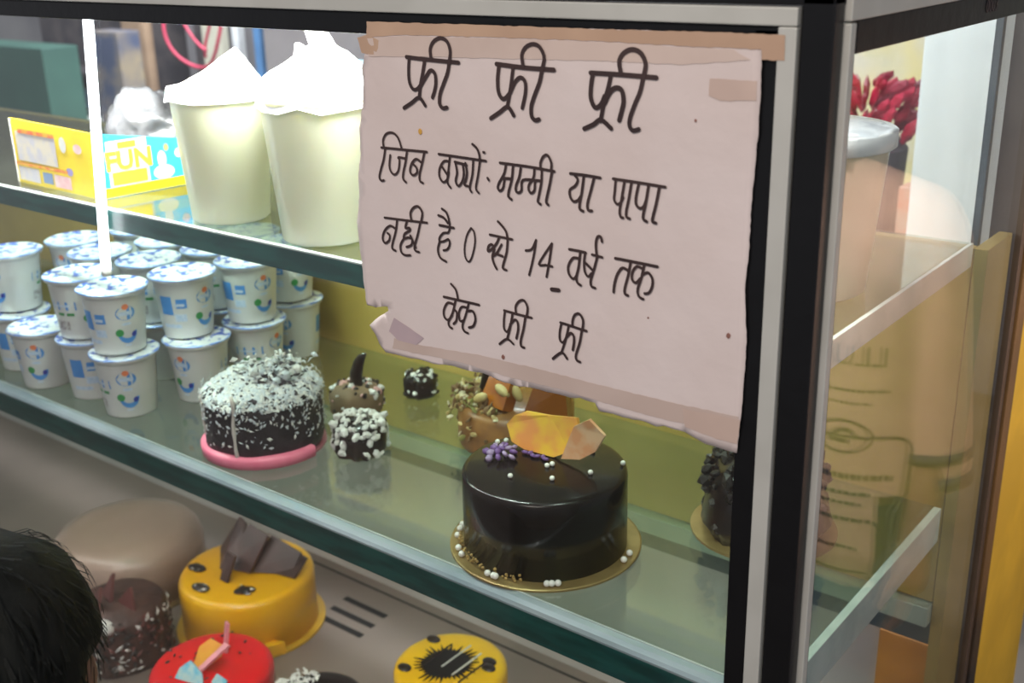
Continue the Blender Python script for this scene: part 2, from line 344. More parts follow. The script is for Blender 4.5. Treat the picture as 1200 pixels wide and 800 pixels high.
# folded-over lower hem of the sheet (slightly browner band)
obj('hem_fold', sheet([(462,396),(492,404),(560,415),(640,434),(720,455),(800,474),(866,488),(864,512),(820,500),(770,489),(720,475),(655,455),(600,443),(540,424),(490,414),(460,408)], off=.0004), M('hem_paper', (.66, .53, .47), (.60, .47, .41), scale=9, rough=.7), sign, smooth=True)
ink = M('marker_ink', (.055, .030, .028), (.04, .022, .022), rough=.6)
def Z(x0, y0, s): return lambda p: (x0+p[0]/s, y0+p[1]/s)
A = Z(460, 30, 3.636); B_ = Z(430, 140, 6.316); C_ = Z(570, 170, 5.4545); D_ = Z(435, 235, 6.4865); E_ = Z(600, 250, 6.316); F_ = Z(500, 325, 5.714)
words = [
 (A, 4.9, [[(62,133),(150,144),(285,157)],[(74,135),(72,190),(76,240),(92,270),(112,266),(133,232)],[(140,146),(132,200),(122,255),(117,308)],[(122,258),(145,218),(165,190),(184,205),(188,245),(182,280),(174,305)],[(52,350),(85,328),(117,306),(143,340)],[(245,155),(238,200),(222,245),(207,290),(205,330),(218,350),(236,348)],[(245,155),(250,110),(237,68),(208,52),(178,68),(164,100),(168,140)]]),
 (A, 5.1, [[(445,163),(560,178),(692,188)],[(456,168),(450,230),(455,285),(475,312),(500,290),(512,262)],[(516,178),(508,250),(500,300),(492,345)],[(505,285),(525,240),(548,220),(568,238),(570,285),(556,350)],[(422,394),(460,368),(494,345),(520,382)],[(640,188),(630,240),(608,300),(595,345),(597,385),(612,402),(628,398)],[(640,188),(650,135),(632,92),(602,78),(570,92),(554,125),(560,172)]]),
 (A, 5.4, [[(848,200),(980,208),(1128,221)],[(858,203),(850,260),(850,310),(868,348),(892,335),(908,300)],[(935,210),(925,260),(905,330),(890,405)],[(908,330),(930,285),(956,264),(982,274),(990,320),(982,360),(970,402)],[(820,438),(860,420),(892,400),(935,437)],[(1072,222),(1060,280),(1035,340),(1016,395),(1015,428),(1030,446),(1054,440)],[(1072,222),(1082,165),(1062,118),(1026,101),(990,115),(970,150),(978,202)]]),
 (B_, 3.6, [[(112,206),(280,222),(450,238)],[(130,208),(124,150),(148,104),(195,98),(235,135),(262,212)],[(140,212),(130,290),(108,370),(98,425),(112,450),(132,448)],[(178,262),(172,340),(185,385),(212,406),(238,375),(246,300),(236,278),(290,286)],[(303,228),(292,310),(276,385),(274,435),(296,462)],[(432,240),(415,320),(396,400),(398,450),(420,468)],[(412,318),(372,290),(338,325),(326,380),(348,410),(376,392),(374,355),(346,325)]]),
 (B_, 3.6, [[(538,254),(700,278),(885,306)],[(620,270),(608,370),(600,460),(624,504)],[(612,308),(575,308),(544,360),(542,420),(570,462),(600,440),(610,385)],[(560,345),(602,410)],[(656,312),(742,334)],[(660,315),(672,390),(662,455),(684,490),(712,452),(722,395),(716,340)],[(735,320),(745,390),(738,440),(726,480),(756,492)],[(792,300),(786,400),(766,500),(780,535)],[(842,305),(828,410),(812,505),(834,542)],[(788,180),(820,212),(838,260),(842,308)],[(868,240),(876,242)],[(900,430),(910,446)]]),
 (C_, 3.8, [[(90,112),(260,134),(440,166)],[(130,120),(118,180),(88,235),(78,268),(92,290),(112,272),(120,218)],[(105,208),(168,214)],[(176,132),(168,215),(150,290),(148,325),(168,345)],[(225,145),(215,205),(196,255),(196,290),(212,302),(230,285),(238,222),(320,224)],[(312,152),(306,205),(278,250),(276,285),(292,305),(312,285),(318,228),(356,228)],[(360,152),(356,235),(340,320),(334,358),(352,376)],[(426,165),(410,250),(394,320),(388,362),(402,380)],[(420,162),(422,110),(398,62),(370,72),(352,115),(355,155)]]),
 (C_, 3.8, [[(540,180),(640,192),(732,208)],[(568,190),(588,220),(572,258),(538,284),(540,328),(562,358),(590,350),(608,325)],[(626,200),(614,300),(602,365),(602,405),(624,420)],[(692,208),(672,290),(652,370),(656,412),(680,418)]]),
 (C_, 3.8, [[(815,213),(980,238),(1150,266)],[(832,220),(826,290),(822,345),(842,375),(866,362),(880,330)],[(888,232),(872,330),(858,415),(864,455),(880,462)],[(932,240),(916,340),(900,420),(902,455),(922,468)],[(978,250),(962,330),(964,378),(990,402),(1014,385),(1028,345)],[(1042,258),(1026,360),(1010,435),(1010,470),(1032,486)],[(1112,268),(1092,370),(1072,450),(1068,485),(1090,495)]]),
 (D_, 3.7, [[(105,128),(260,146),(432,166)],[(202,142),(192,230),(168,325),(168,362),(192,378)],[(192,212),(148,190),(106,228),(92,285),(112,320),(142,300),(146,262),(128,244)],[(278,160),(268,205),(300,205),(300,225),(262,250),(256,285),(290,278),(318,292),(312,335),(276,350)],[(256,285),(230,335),(236,388),(266,412),(304,412)],[(382,160),(362,255),(336,345),(344,378),(372,388)],[(306,262),(346,352)],[(388,158),(396,90),(366,42),(330,52),(308,92),(316,148)]]),
 (D_, 3.7, [[(525,184),(632,206)],[(516,110),(556,128),(588,168)],[(542,60),(574,86),(592,130),(602,182)],[(604,204),(592,240),(556,244),(528,278),(528,308),(560,306),(594,292),(602,330),(584,368),(556,376)],[(528,308),(514,370),(530,430),(574,462)]]),
 (D_, 2.9, [[(766,206),(736,255),(716,340),(718,420),(742,462),(764,442),(786,370),(796,300),(788,236),(766,206)]]),
 (D_, 3.7, [[(908,256),(1080,292)],[(970,155),(1008,195),(1034,235),(1044,280)],[(980,275),(962,320),(925,365),(896,380),(900,345),(924,330),(944,362),(930,420),(940,470),(962,516)],[(930,420),(960,400),(1000,330)],[(1046,292),(1038,390),(1010,490),(1014,515),(1036,524)],[(960,400),(1010,420)]]),
 (E_, 3.6, [[(108,272),(152,262),(184,195)],[(182,200),(172,280),(152,380),(134,452)]]),
 (E_, 3.6, [[(302,220),(250,295),(205,375),(255,380),(304,390)],[(300,225),(284,340),(262,466)]]),
 (E_, 5.2, [[(298,560),(350,566)]]),
 (E_, 3.7, [[(430,262),(500,275),(552,288)],[(598,302),(674,322)],[(512,282),(500,390),(482,470),(490,510),(514,530)],[(500,330),(458,328),(424,385),(428,445),(460,482),(486,455)],[(548,288),(540,360),(546,430),(570,465),(594,440)],[(640,308),(616,400),(588,490),(592,535),(620,550)],[(548,360),(606,420)],[(634,305),(628,225),(640,172),(664,170),(674,205)]]),
 (E_, 3.9, [[(768,330),(920,360),(1082,392)],[(882,352),(864,450),(838,550),(840,592),(862,606)],[(866,425),(820,402),(782,450),(762,520),(756,580)],[(984,372),(962,470),(934,560),(944,612),(976,632)],[(972,408),(928,390),(896,430),(892,485),(920,512),(952,480)],[(972,450),(1012,436),(1044,480),(1042,540),(1018,585),(986,590)]]),
 (F_, 3.8, [[(118,128),(240,156),(355,182)],[(165,42),(198,82),(212,142)],[(196,152),(178,235),(152,292),(158,325),(176,338)],[(188,180),(145,168),(120,215),(124,262),(150,282),(176,250)],[(186,212),(206,232),(204,285),(186,308)],[(286,170),(266,250),(246,318),(258,355),(284,370)],[(274,200),(238,196),(220,238),(230,288),(256,284)],[(282,222),(316,226),(332,275),(318,322),(290,332)]]),
 (F_, 3.8, [[(525,218),(610,242),(708,268)],[(530,224),(524,280),(526,340),(548,360),(566,318)],[(582,238),(568,320),(546,410)],[(566,312),(596,280),(616,296),(620,345),(608,404)],[(495,442),(545,408),(588,442)],[(668,260),(656,340),(638,415),(640,455),(660,466)],[(676,258),(682,200),(660,152),(628,155),(604,190),(606,238)]]),
 (F_, 3.8, [[(900,300),(980,325),(1076,356)],[(906,306),(896,365),(898,415),(920,432),(944,388)],[(956,320),(936,410),(908,500)],[(942,396),(970,370),(990,390),(992,430),(984,482)],[(852,540),(910,500),(946,540)],[(1046,348),(1032,430),(1006,515),(1012,550),(1034,562)],[(1050,345),(1054,285),(1030,242),(1000,246),(984,280),(982,322)]]),
]
def ribbon(bm, pts, w, off):
    """flat ink stroke on the sheet; pts in plane coords (x, z), w in metres"""
    # smooth by Catmull-Rom
    P = [Vector(p) for p in pts]; Q = []
    if len(P) == 2: Q = [P[0].lerp(P[1], k/4) for k in range(5)]
    else:
        for i in range(len(P)-1):
            p0 = P[max(i-1, 0)]; p1 = P[i]; p2 = P[i+1]; p3 = P[min(i+2, len(P)-1)]
            for k in range(4):
                t = k/4; Q.append(.5*((2*p1)+(p2-p0)*t+(2*p0-5*p1+4*p2-p3)*t*t+(3*p1-p0-3*p2+p3)*t**3))
        Q.append(P[-1])
    def mk(p): return bm.verts.new((p.x-SO.x, -off+wave(p.x, p.y), p.y-SO.z))
    L = []
    for i, p in enumerate(Q):
        t = (Q[min(i+1, len(Q)-1)]-Q[max(i-1, 0)]); t = t.normalized() if t.length > 1e-9 else Vector((1, 0)); n = Vector((-t.y, t.x))*w/2
        L.append((mk(p+n), mk(p-n)))
    for a, b2 in zip(L, L[1:]): bm.faces.new((a[0], a[1], b2[1], b2[0]))
    for p in (Q[0], Q[-1]):
        c = mk(p); ring = [mk(p+Vector((math.cos(k*PI/4), math.sin(k*PI/4)))*w/2) for k in range(8)]
        for k in range(8): bm.faces.new((c, ring[k], ring[(k+1) % 8]))
for fn, w, strokes in words:
    bm = NB()
    for si, s in enumerate(strokes):
        pp = [plane_pt(*fn(p), PY) for p in s]
        ribbon(bm, [(p.x, p.z) for p in pp], w*(.00066 if w > 4.5 else .00060)*(1.0+.06*random.uniform(-1, 1)), .0011+.00004*si)
    bm.normal_update()
    for f in bm.faces:
        if f.normal.y > 0: f.normal_flip()
    obj('handwritten_word', bm, ink, sign)
bm = NB()
for c, r in (((493, 154), .0022),):
    p = plane_pt(*c, PY); ball(bm, (p.x-SO.x, -.0006+wave(p.x, p.z), p.z-SO.z), r, 2, sc=(1, .12, 1.2))
obj('orange_speck', bm, M('turmeric_stain', (.75, .42, .08), rough=.7), sign)
bm = NB()
for c, r in (((816, 141), .0011), ((854, 393), .002), ((590, 418), .002), ((760, 372), .0008)):
    bm = NB(); p = plane_pt(*c, PY); ball(bm, (p.x-SO.x, -.0006+wave(p.x, p.z), p.z-SO.z), r, 1, sc=(1, .1, 1.2))
    obj('paper_speck', bm, M('brown_speck', (.30, .14, .11), rough=.7), sign)

# ------------------------------------------------------------------ yoghurt cups
cw = M('cup_white', (.64, .64, .63), rough=.3, scale=12, coat=.2)
cup_mats = [M('print_blue', (.06, .22, .58), (.08, .28, .66), rough=.35), M('print_navy', (.03, .05, .36), rough=.35), M('print_green', (.05, .30, .09), rough=.35),
            M('print_orange', (.75, .22, .10), rough=.35), M('print_pale', (.42, .55, .74), (.6, .68, .8), scale=300, rough=.35), M('print_grey', (.25, .2, .2), (.6, .6, .6), scale=400, rough=.4)]
H = .082
def rad(z): return .0325+(.0400-.0325)*z/H
def patch(bm, th, z, w, h, mi, shape='rect', rot=0, off=.0004):
    """a flat print of size w x h on the cup wall"""
    pts = []; w *= 1.3; h *= 1.3
    if shape == 'rect': base = [(-w/2, -h/2), (-w/6, -h/2), (w/6, -h/2), (w/2, -h/2), (w/2, h/2), (w/6, h/2), (-w/6, h/2), (-w/2, h/2)]
    elif shape == 'arc':
        base = [(math.cos(a)*w/2, -abs(math.sin(a))*h) for a in [PI*k/8 for k in range(9)]]+[(math.cos(a)*w/2*.72, -abs(math.sin(a))*h*.55) for a in [PI*(8-k)/8 for k in range(9)]]
    else: base = [(math.cos(2*PI*k/14)*w/2, math.sin(2*PI*k/14)*h/2) for k in range(14)]
    c, s = math.cos(rot), math.sin(rot)
    for x, y in base:
        x, y = x*c-y*s, x*s+y*c; zz = z+y; r = rad(zz)+off; a = th+x/r
        pts.append(bm.verts.new((r*math.cos(a), r*math.sin(a), zz)))
    if shape == 'arc':
        for k in range(8): bm.faces.new((pts[k], pts[k+1], pts[16-k], pts[17-k])).material_index = mi
    elif shape == 'rect':
        for k in range(3): bm.faces.new((pts[k], pts[k+1], pts[6-k], pts[7-k])).material_index = mi
    else: bm.faces.new(pts).material_index = mi
def cup_print(kind):
    bm = NB()
    for L in (0, PI):
        patch(bm, L, .056, .020, .015, 0, 'oval'); patch(bm, L, .0555, .014, .004, 4, 'rect', off=.0007); patch(bm, L-.0, .0645, .007, .006, 3, 'oval', off=.0008)
        patch(bm, L, .041, .009, .0025, 4); patch(bm, L+.02, .030, .020, .012, 0, 'arc'); patch(bm, L-.27, .030, .008, .008, 2, 'oval', .4, off=.0006)
        patch(bm, L+.25, .026, .005, .006, 1, 'oval', -.5, off=.0007); patch(bm, L, .012, .006, .002, 4)
    if kind == 0:
        for L in (0, PI):
            patch(bm, L-.88, .050, .011, .010, 0); patch(bm, L-1.46, .047, .014, .020, 0); patch(bm, L-.95, .048, .010, .003, 4, off=.0007)
            patch(bm, L-.95, .030, .012, .008, 4); patch(bm, L-1.35, .018, .020, .004, 4)
    else:
        for L in (0, PI):
            patch(bm, L-1.12, .048, .030, .009, 0); patch(bm, L-1.15, .048, .020, .002, 4, off=.0007); patch(bm, L-1.3, .020, .018, .010, 5)
            patch(bm, L-.85, .036, .008, .003, 2); patch(bm, L-1.25, .036, .008, .003, 2)
    return bm
lid_m = M('lid_foil_print', (.80, .82, .86), (.08, .14, .55), scale=80, rough=.3, lo=.44, hi=.48, detail=2, metal=.1)
lid_e = M('lid_foil_edge', (.55, .62, .80), (.22, .34, .75), scale=60, rough=.3, metal=.2)
def make_cup(kind, label, group):
    t = thing('yoghurt_cup', label, 'cup', group=group)
    b = lathe(NB(), [(.0300, .0015), (.0325, 0), (.0325, .002), (.0331, .006), (.0392, .070), (.0395, .0745), (.0402, .0765), (.0440, .0790), (.0445, .0815), (.0440, .0825)], 36)
    obj('cup_body', b, cw, t, smooth=True)
    b = lathe(NB(), [(.0452, .0822), (.0456, .0830), (.0440, .0842), (.0405, .0836), (.0390, .0828), (.02, .0830), (.002, .0832)], 36, wob=.03)
    for f in b.faces: f.material_index = 0 if f.calc_center_median().xy.length < .043 else 1
    b.faces.ensure_lookup_table()
    bmesh.ops.translate(b, verts=b.verts, vec=(0, 0, .0004))
    xs = [v for v in b.verts]; tab = b.verts.new((.0545, .004, .081)); tb2 = b.verts.new((.0545, -.005, .0805))
    obj('foil_lid', b, [lid_m, lid_e], t, smooth=True)
    obj('printed_label', cup_print(kind), cup_mats, t)['kind'] = 'stuff'
    return t
CUPG = 'yoghurt cups stacked at the left of the lower shelf'
up_c = make_cup(0, '', CUPG); low_c = make_cup(1, '', CUPG)
SP = .0865
# x, y, level, kind, rotation of logo towards, label
cups = [
 (-.975, .067, 0, 1, -.28, 'white yoghurt cup nearest the front glass, bottom of the frontmost stack with blue band'),
 (-.981, .067, 1, 0, .10, 'upper yoghurt cup of the frontmost stack, under the glowing tube end'),
 (-.938, .155, 0, 1, -.95, 'yoghurt cup beside the coconut cake, logo facing out, bottom of its stack'),
 (-.958, .159, 1, 0, .45, 'upper yoghurt cup with big blue square, on the stack left of the coconut cake'),
 (-1.068, .076, 0, 0, .62, 'bottom yoghurt cup half hidden behind the frontmost stack, blue square showing'),
 (-1.074, .076, 1, 1, .20, 'upper yoghurt cup with barcode just left of the frontmost stack'),
 (-1.161, .058, 0, 0, -.50, 'single bottom yoghurt cup near the shelf edge with bright printed lid, nothing on it'),
 (-1.254, .078, 0, 0, .5, 'bottom yoghurt cup of the stack cut by the left picture edge'),
 (-1.264, .086, 1, 1, -.95, 'upper yoghurt cup of the stack at the left picture edge, logo facing out'),
 (-.932, .249, 0, 1, .5, 'bottom yoghurt cup behind the coconut cake, second stack from the right'),
 (-.934, .249, 1, 0, .2, 'upper yoghurt cup under the shelf edge, second stack from the right'),
 (-.958, .343, 0, 0, -.8, 'bottom yoghurt cup of the rightmost and rearmost visible stack'),
 (-.962, .343, 1, 0, .15, 'upper yoghurt cup of the rightmost and rearmost visible stack'),
]
back = [(-1.052, .173), (-1.148, .158), (-1.027, .262), (-1.242, .180), (-1.121, .252), (-1.057, .357), (-1.216, .272), (-1.152, .350)]
BACKN = ['in the second row, directly behind the stack with the barcode', 'in the second row, behind the single low cup with bright lid', 'in the third row, its rightmost stack', 'in the second row at the left picture edge', 'in the third row, middle stack', 'in the rearmost row, its right stack', 'in the third row, its leftmost stack', 'in the rearmost row, its left stack']
for i, (x, y) in enumerate(back):
    for lv in (0, 1):
        cups.append((x, y, lv, (i+lv) % 2, random.uniform(-1.5, 1), ['lower', 'upper'][lv]+' yoghurt cup '+BACKN[i]))
used = {}
for x, y, lv, kd, rot, lab in cups:
    base = (up_c, low_c)[kd]; loc = (x, y, .0005+lv*SP); rz = rot-.35
    grp = None
    if kd not in used:
        used[kd] = 1; base.location = loc; base.rotation_euler[2] = rz; base['label'] = lab; o = base
    else: o = dup(base, loc, rz, lab)
    o['group'] = grp or CUPG

# ------------------------------------------------------------------ cakes
choc = M('dark_chocolate', (.020, .009, .006), (.012, .006, .005), rough=.3, scale=40, coat=.3, bump=.1)
glaze = M('black_mirror_glaze', (.009, .006, .006), (.014, .008, .007), scale=12, rough=.2, coat=.1, bump=.06, bscale=25, lo=.3, hi=.7, spec=.22)
gold = M('gold_cake_board', (.36, .25, .10), (.28, .19, .07), scale=30, rough=.4, metal=.5)
pearl = M('sugar_pearl', (.86, .84, .78), rough=.25, coat=.4)
cream = M('coconut_white', (.70, .69, .66), (.55, .54, .52), scale=60, rough=.7)
def rim_prof(r, h, b=.008): return [(r, 0), (r, h-b), (r-b*.12, h-b*.55), (r-b*.4, h-b*.2), (r-b, h), (r*.5, h+.0004), (.001, h+.0006)]
# glossy black cake
BC = (-.319, .1075, 0)
t = thing('chocolate_cake', 'glossy black glazed round cake with yellow and orange chocolate plates on a gold board', 'cake', BC)
obj('cake_board', lathe(NB(), [(.0975, .0005), (.098, .001), (.098, .0028), (.0965, .0034)], 64), gold, t)
obj('cake_body', xf(lathe(NB(), rim_prof(.0835, .0835, .007), 64, wob=.006), Matrix.Translation((0, 0, .0034))), glaze, t, smooth=True)
for x, y in [(-.3884, .1191), (-.3743, .1114), (-.3764, .0999), (-.329, .0651), (-.3131, .104), (-.2925, .0844), (-.2694, .1166), (-.3276, .1443), (-.3169, .1444), (-.2956, .1595), (-.2548, .1523), (-.311, .110), (-.383, .127)]:
    bm = NB(); ball(bm, (x-BC[0], y-BC[1], .0895), .0027, 2); obj('sugar_pearl', bm, pearl, t, smooth=True)
for x, y in [(-.4019, .0672), (-.3742, .04), (-.3638, .0331), (-.3217, .0219), (-.3124, .0209), (-.3150, .025), (-.2632, .0417), (-.2571, .0436), (-.2693, .0423), (-.2345, .1283), (-.2319, .1149), (-.394, .056), (-.407, .075)]:
    d = Vector((x-BC[0], y-BC[1])); d = d.normalized()*.0905
    bm = NB(); ball(bm, (d.x, d.y, .0066), .0034, 2); obj('sugar_pearl', bm, pearl, t, smooth=True)
bm = NB()
for k in range(60):
    a = -2.1+random.uniform(-.5, .9); rr = random.uniform(.0845, .0885); ball(bm, (rr*math.cos(a), rr*math.sin(a), .0045+random.uniform(0, .006)), random.uniform(.001, .002), 1)
o = obj('golden_crumbs', bm, M('golden_crumb', (.42, .27, .08), rough=.6), t); o['kind'] = 'stuff'
L = lambda p: (p[0]-BC[0], p[1]-BC[1], p[2])
plate = [(-.381, .126, .109), (-.372, .128, .120), (-.360, .132, .1265), (-.330, .134, .1285), (-.298, .134, .134), (-.292, .132, .118), (-.303, .128, .098), (-.320, .124, .0885), (-.356, .122, .0885), (-.372, .122, .093)]
obj('chocolate_plate', extrude_poly(NB(), [L(p) for p in plate], .004), M('yellow_orange_plate', (.86, .48, .05), (.82, .30, .08), scale=45, rough=.3, coat=.4, lo=.38, hi=.62), t)['label'] = 'yellow and orange marbled chocolate plate'
pl2 = [(-.296, .126, .128), (-.279, .128, .139), (-.262, .130, .125), (-.272, .128, .106), (-.288, .125, .0945), (-.310, .123, .0900)]
obj('chocolate_plate', extrude_poly(NB(), [L(p) for p in pl2], .004), M('peach_plate', (.80, .36, .18), (.86, .52, .32), scale=60, rough=.3, coat=.4), t)['label'] = 'peach coloured chocolate plate'
bm = NB()
for k in range(16):
    a = k*2.4; rr = .0045*math.sqrt(k); ball(bm, (-.366-BC[0]+rr*math.cos(a), .098-BC[1]+rr*math.sin(a), .091+.005*(1-k/16)), .0052, 1, sc=(1, .5, .8), rot=Matrix.Rotation(a, 3, 'Z') @ Matrix.Rotation(.6, 3, 'X'), mi=k % 2)
obj('sugar_flower', bm, [M('purple_petal', (.17, .08, .26), rough=.5), M('lilac_petal', (.34, .24, .40), rough=.5)], t, smooth=True)
bm = NB()
for k in range(6): ball(bm, (-.340-BC[0]+.006*k*.9-.01, .116-BC[1]+.002*math.sin(k*2), .0895), .0045, 1, sc=(1, .6, .45), rot=Matrix.Rotation(k*1.3, 3, 'Z'))
obj('sugar_flower', bm, MATS['purple_petal'], t, smooth=True)
# coconut cake
CC = (-.742, .1005, 0)
t = thing('coconut_cake', 'black chocolate cake covered in white coconut flakes with a pink base strip', 'cake', CC)
obj('cake_board', lathe(NB(), [(.073, .0003), (.073, .0035)], 48), M('pink_card', (.6, .2, .26), rough=.5), t)
bm = lathe(NB(), [(.0740, .0005), (.0785, .0008), (.0795, .0115), (.0770, .0145), (.0690, .015)], 56, capb=False, capt=False)
bmesh.ops.delete(bm, geom=[v for v in bm.verts if math.atan2(v.co.y, v.co.x) > .22 and math.atan2(v.co.y, v.co.x) < 2.9], context='VERTS')
obj('base_strip', bm, M('pink_board', (.86, .22, .33), (.80, .16, .27), scale=30, rough=.4), t, smooth=True)
obj('cake_body', xf(lathe(NB(), [(.070, 0), (.0715, .01), (.0705, .056), (.066, .070), (.050, .076), (.025, .080), (.001, .081)], 48, wob=.04), Matrix.Translation((0, 0, .006))), M('moist_chocolate', (.016, .010, .012), (.03, .02, .025), scale=50, rough=.45, bump=.6, bscale=90), t, smooth=True)
def ptop():
    a = random.uniform(0, 6.283); r = .072*math.sqrt(random.random()); z = .086+.008*noise.noise((r*30*math.cos(a), r*30*math.sin(a), 1))-(max(0, r-.045)/.027)**2*.016
    return (r*math.cos(a), r*math.sin(a), z), Vector((.3*math.cos(a), .3*math.sin(a), 1)).normalized()
def pside():
    a = random.uniform(0, 6.283); z = .018+.066*(random.random()**.55); return (.0725*math.cos(a), .0725*math.sin(a), z), Vector((math.cos(a), math.sin(a), 0))
fm = [cream, M('coconut_blue_white', (.58, .62, .66), rough=.7), M('coconut_dark', (.05, .04, .05), rough=.6)]
bm = flakes(NB(), 3000, ptop, .0048, (0, 0, 0, 1, 1, 1, 2)); flakes(bm, 700, pside, .0026, (0, 1, 1))
for k in range(26):
    a = random.uniform(0, 6.28); r = random.uniform(0, .035); ball(bm, (.012+r*math.cos(a), .012+r*math.sin(a), .088+random.uniform(0, .012)), random.uniform(.004, .007), 1, mi=random.choice((0, 1, 2)))
flakes(bm, 260, lambda: ((.012+random.gauss(0, .018), .012+random.gauss(0, .018), .098+random.uniform(-.006, .012)), Vector((random.uniform(-1, 1), random.uniform(-1, 1), 1)).normalized()), .004, (0, 0, 1, 2))
obj('coconut_flakes', bm, fm, t)['kind'] = 'stuff'
def drip(a, z0, z1, r, w):
    return tube(NB(), [((r+.003*math.sin(k*1.7))*math.cos(a+.02*math.sin(k)), (r)*math.sin(a+.02*math.sin(k)), z0+(z1-z0)*k/7) for k in range(8)], [w*(1+.25*math.sin(k*2.1)) for k in range(8)], 8)
obj('cream_drip', drip(-1.18, .092, .012, .0735, .0022), M('drip_cream', (.62, .56, .52), rough=.4, coat=.3), t, smooth=True)
obj('cream_drip', drip(-2.05, .080, .03, .0725, .0018), MATS['drip_cream'], t, smooth=True)
# crumbly black-forest pieces beside and behind
def dollop(name, label, loc, r, h, body, bits, n, size, mis):
    t = thing(name, label, 'cake', loc)
    obj('cake_body', lathe(NB(), [(r*.9, .0005), (r, h*.2), (r*.95, h*.7), (r*.7, h*.93), (.001, h)], 28, wob=.18), body, t, smooth=True)
    def pp():
        a = random.uniform(0, 6.283); q = random.random()
        if q < .5: rr = r*math.sqrt(random.random()); return (rr*math.cos(a), rr*math.sin(a), h*(1-.2*(rr/r)**2)), Vector((0, 0, 1))
        return (r*.98*math.cos(a), r*.98*math.sin(a), h*random.uniform(.1, .9)), Vector((math.cos(a), math.sin(a), .3)).normalized()
    b_ = NB()
    for _ in range(n):
        p, nn = pp(); ball(b_, p, size*random.uniform(.5, 1.3), 1, sc=(1, .7, .6), rot=rrot(), mi=random.choice(mis))
    obj('crumb_topping', b_, bits, t)['kind'] = 'stuff'; return t
bits_bw = [cream, M('white_cream_bits', (.74, .72, .68), rough=.6), choc, M('pinkish_bits', (.55, .30, .28), rough=.6)]
dollop('cream_crumble_cake', 'small cream and cookie crumble cake just right of the coconut cake', (-.628, .150, 0), .031, .048, choc, bits_bw, 170, .0065, (0, 1, 1, 2, 0))
t = dollop('chocolate_curl_cake', 'small crumb cake behind the coconut cake with a dark chocolate curl on top', (-.720, .235, 0), .034, .040, M('olive_brown_sponge', (.16, .10, .05), rough=.7), bits_bw, 90, .005, (2, 2, 3, 0))
bm = NB(); pts = [(.0, 0, .035), (.002, 0, .052), (.007, 0, .066), (.014, 0, .078), (.023, 0, .086)]
tube(bm, pts, [.012, .0105, .009, .006, .0015], 10); xf(bm, Matrix.Scale(.45, 4, (0, 1, 0)))
obj('chocolate_curl', bm, choc, t, smooth=True)
dollop('tiny_crumb_cake', 'tiny blurred crumb cake at the far back between the coconut cake and the nut cake', (-.690, .325, 0), .022, .034, choc, bits_bw, 60, .005, (2, 0, 2, 1))
# nut and caramel cake
NC = (-.500, .292, 0)
t = thing('caramel_nut_cake', 'amber glazed cake with nuts and a dark stick, behind the glossy black cake', 'cake', NC)
obj('cake_body', lathe(NB(), [(.070, .0005), (.072, .006), (.071, .045), (.064, .052), (.001, .054)], 40, wob=.03), M('caramel_sponge', (.30, .13, .03), (.20, .08, .02), scale=30, rough=.4, coat=.3), t, smooth=True)
obj('caramel_wedge', extrude_poly(NB(), [(-.018, -.03, .05), (.022, -.034, .05), (.024, -.02, .082), (-.012, -.012, .086)], .018), M('amber_caramel', (.42, .13, .012), (.30, .08, .01), scale=25, rough=.2, coat=.6), t)
obj('caramel_wedge', extrude_poly(NB(), [(.032, -.015, .05), (.085, .0, .05), (.078, .004, .086), (.040, -.006, .082)], .016), M('brown_caramel', (.26, .075, .012), rough=.2, coat=.6), t)
nb = [M('cashew', (.62, .48, .22), (.5, .36, .14), rough=.5, scale=50), M('pale_almond', (.70, .62, .42), rough=.5), M('brown_nut', (.22, .12, .05), rough=.6), M('pistachio', (.28, .26, .07), rough=.6)]
bm = NB()
for k in range(300):
    a = random.uniform(2.4, 5.2); r = random.uniform(.03, .075); z = .05 if r < .068 else random.uniform(.01, .05)
    ball(bm, (r*math.cos(a)-.012, r*math.sin(a), z+random.uniform(0, .012)), random.uniform(.0025, .005), 1, sc=(1.4, .8, .35), rot=rrot(), mi=random.choice((0, 1, 2, 2, 2, 3)))
obj('chopped_nuts', bm, nb, t)['kind'] = 'stuff'
for x, y, z in ((-.02, -.045, .055), (.012, -.04, .078), (.026, -.03, .075), (-.014, -.05, .066)):
    bm = NB(); ball(bm, (x, y, z), .009, 2, sc=(1.3, .6, .7), rot=Matrix.Rotation(x*40, 3, 'Y')); obj('cashew', bm, nb[0], t, smooth=True)
bm = NB(); tube(bm, [(-.040, -.02, .045), (-.022, -.02, .110)], .0045, 10); obj('chocolate_stick', bm, choc, t)
# dark cake behind the frame
t = dollop('dark_chocolate_cake', 'rough dark chocolate cake at the right end of the lower shelf behind the black post', (-.152, .262, 0), .062, .085, choc, [choc, M('cocoa_bits', (.03, .02, .016), rough=.5)], 150, .009, (0, 1))
obj('cake_board', lathe(NB(), [(.075, .0005), (.075, .003)], 40), gold, t)

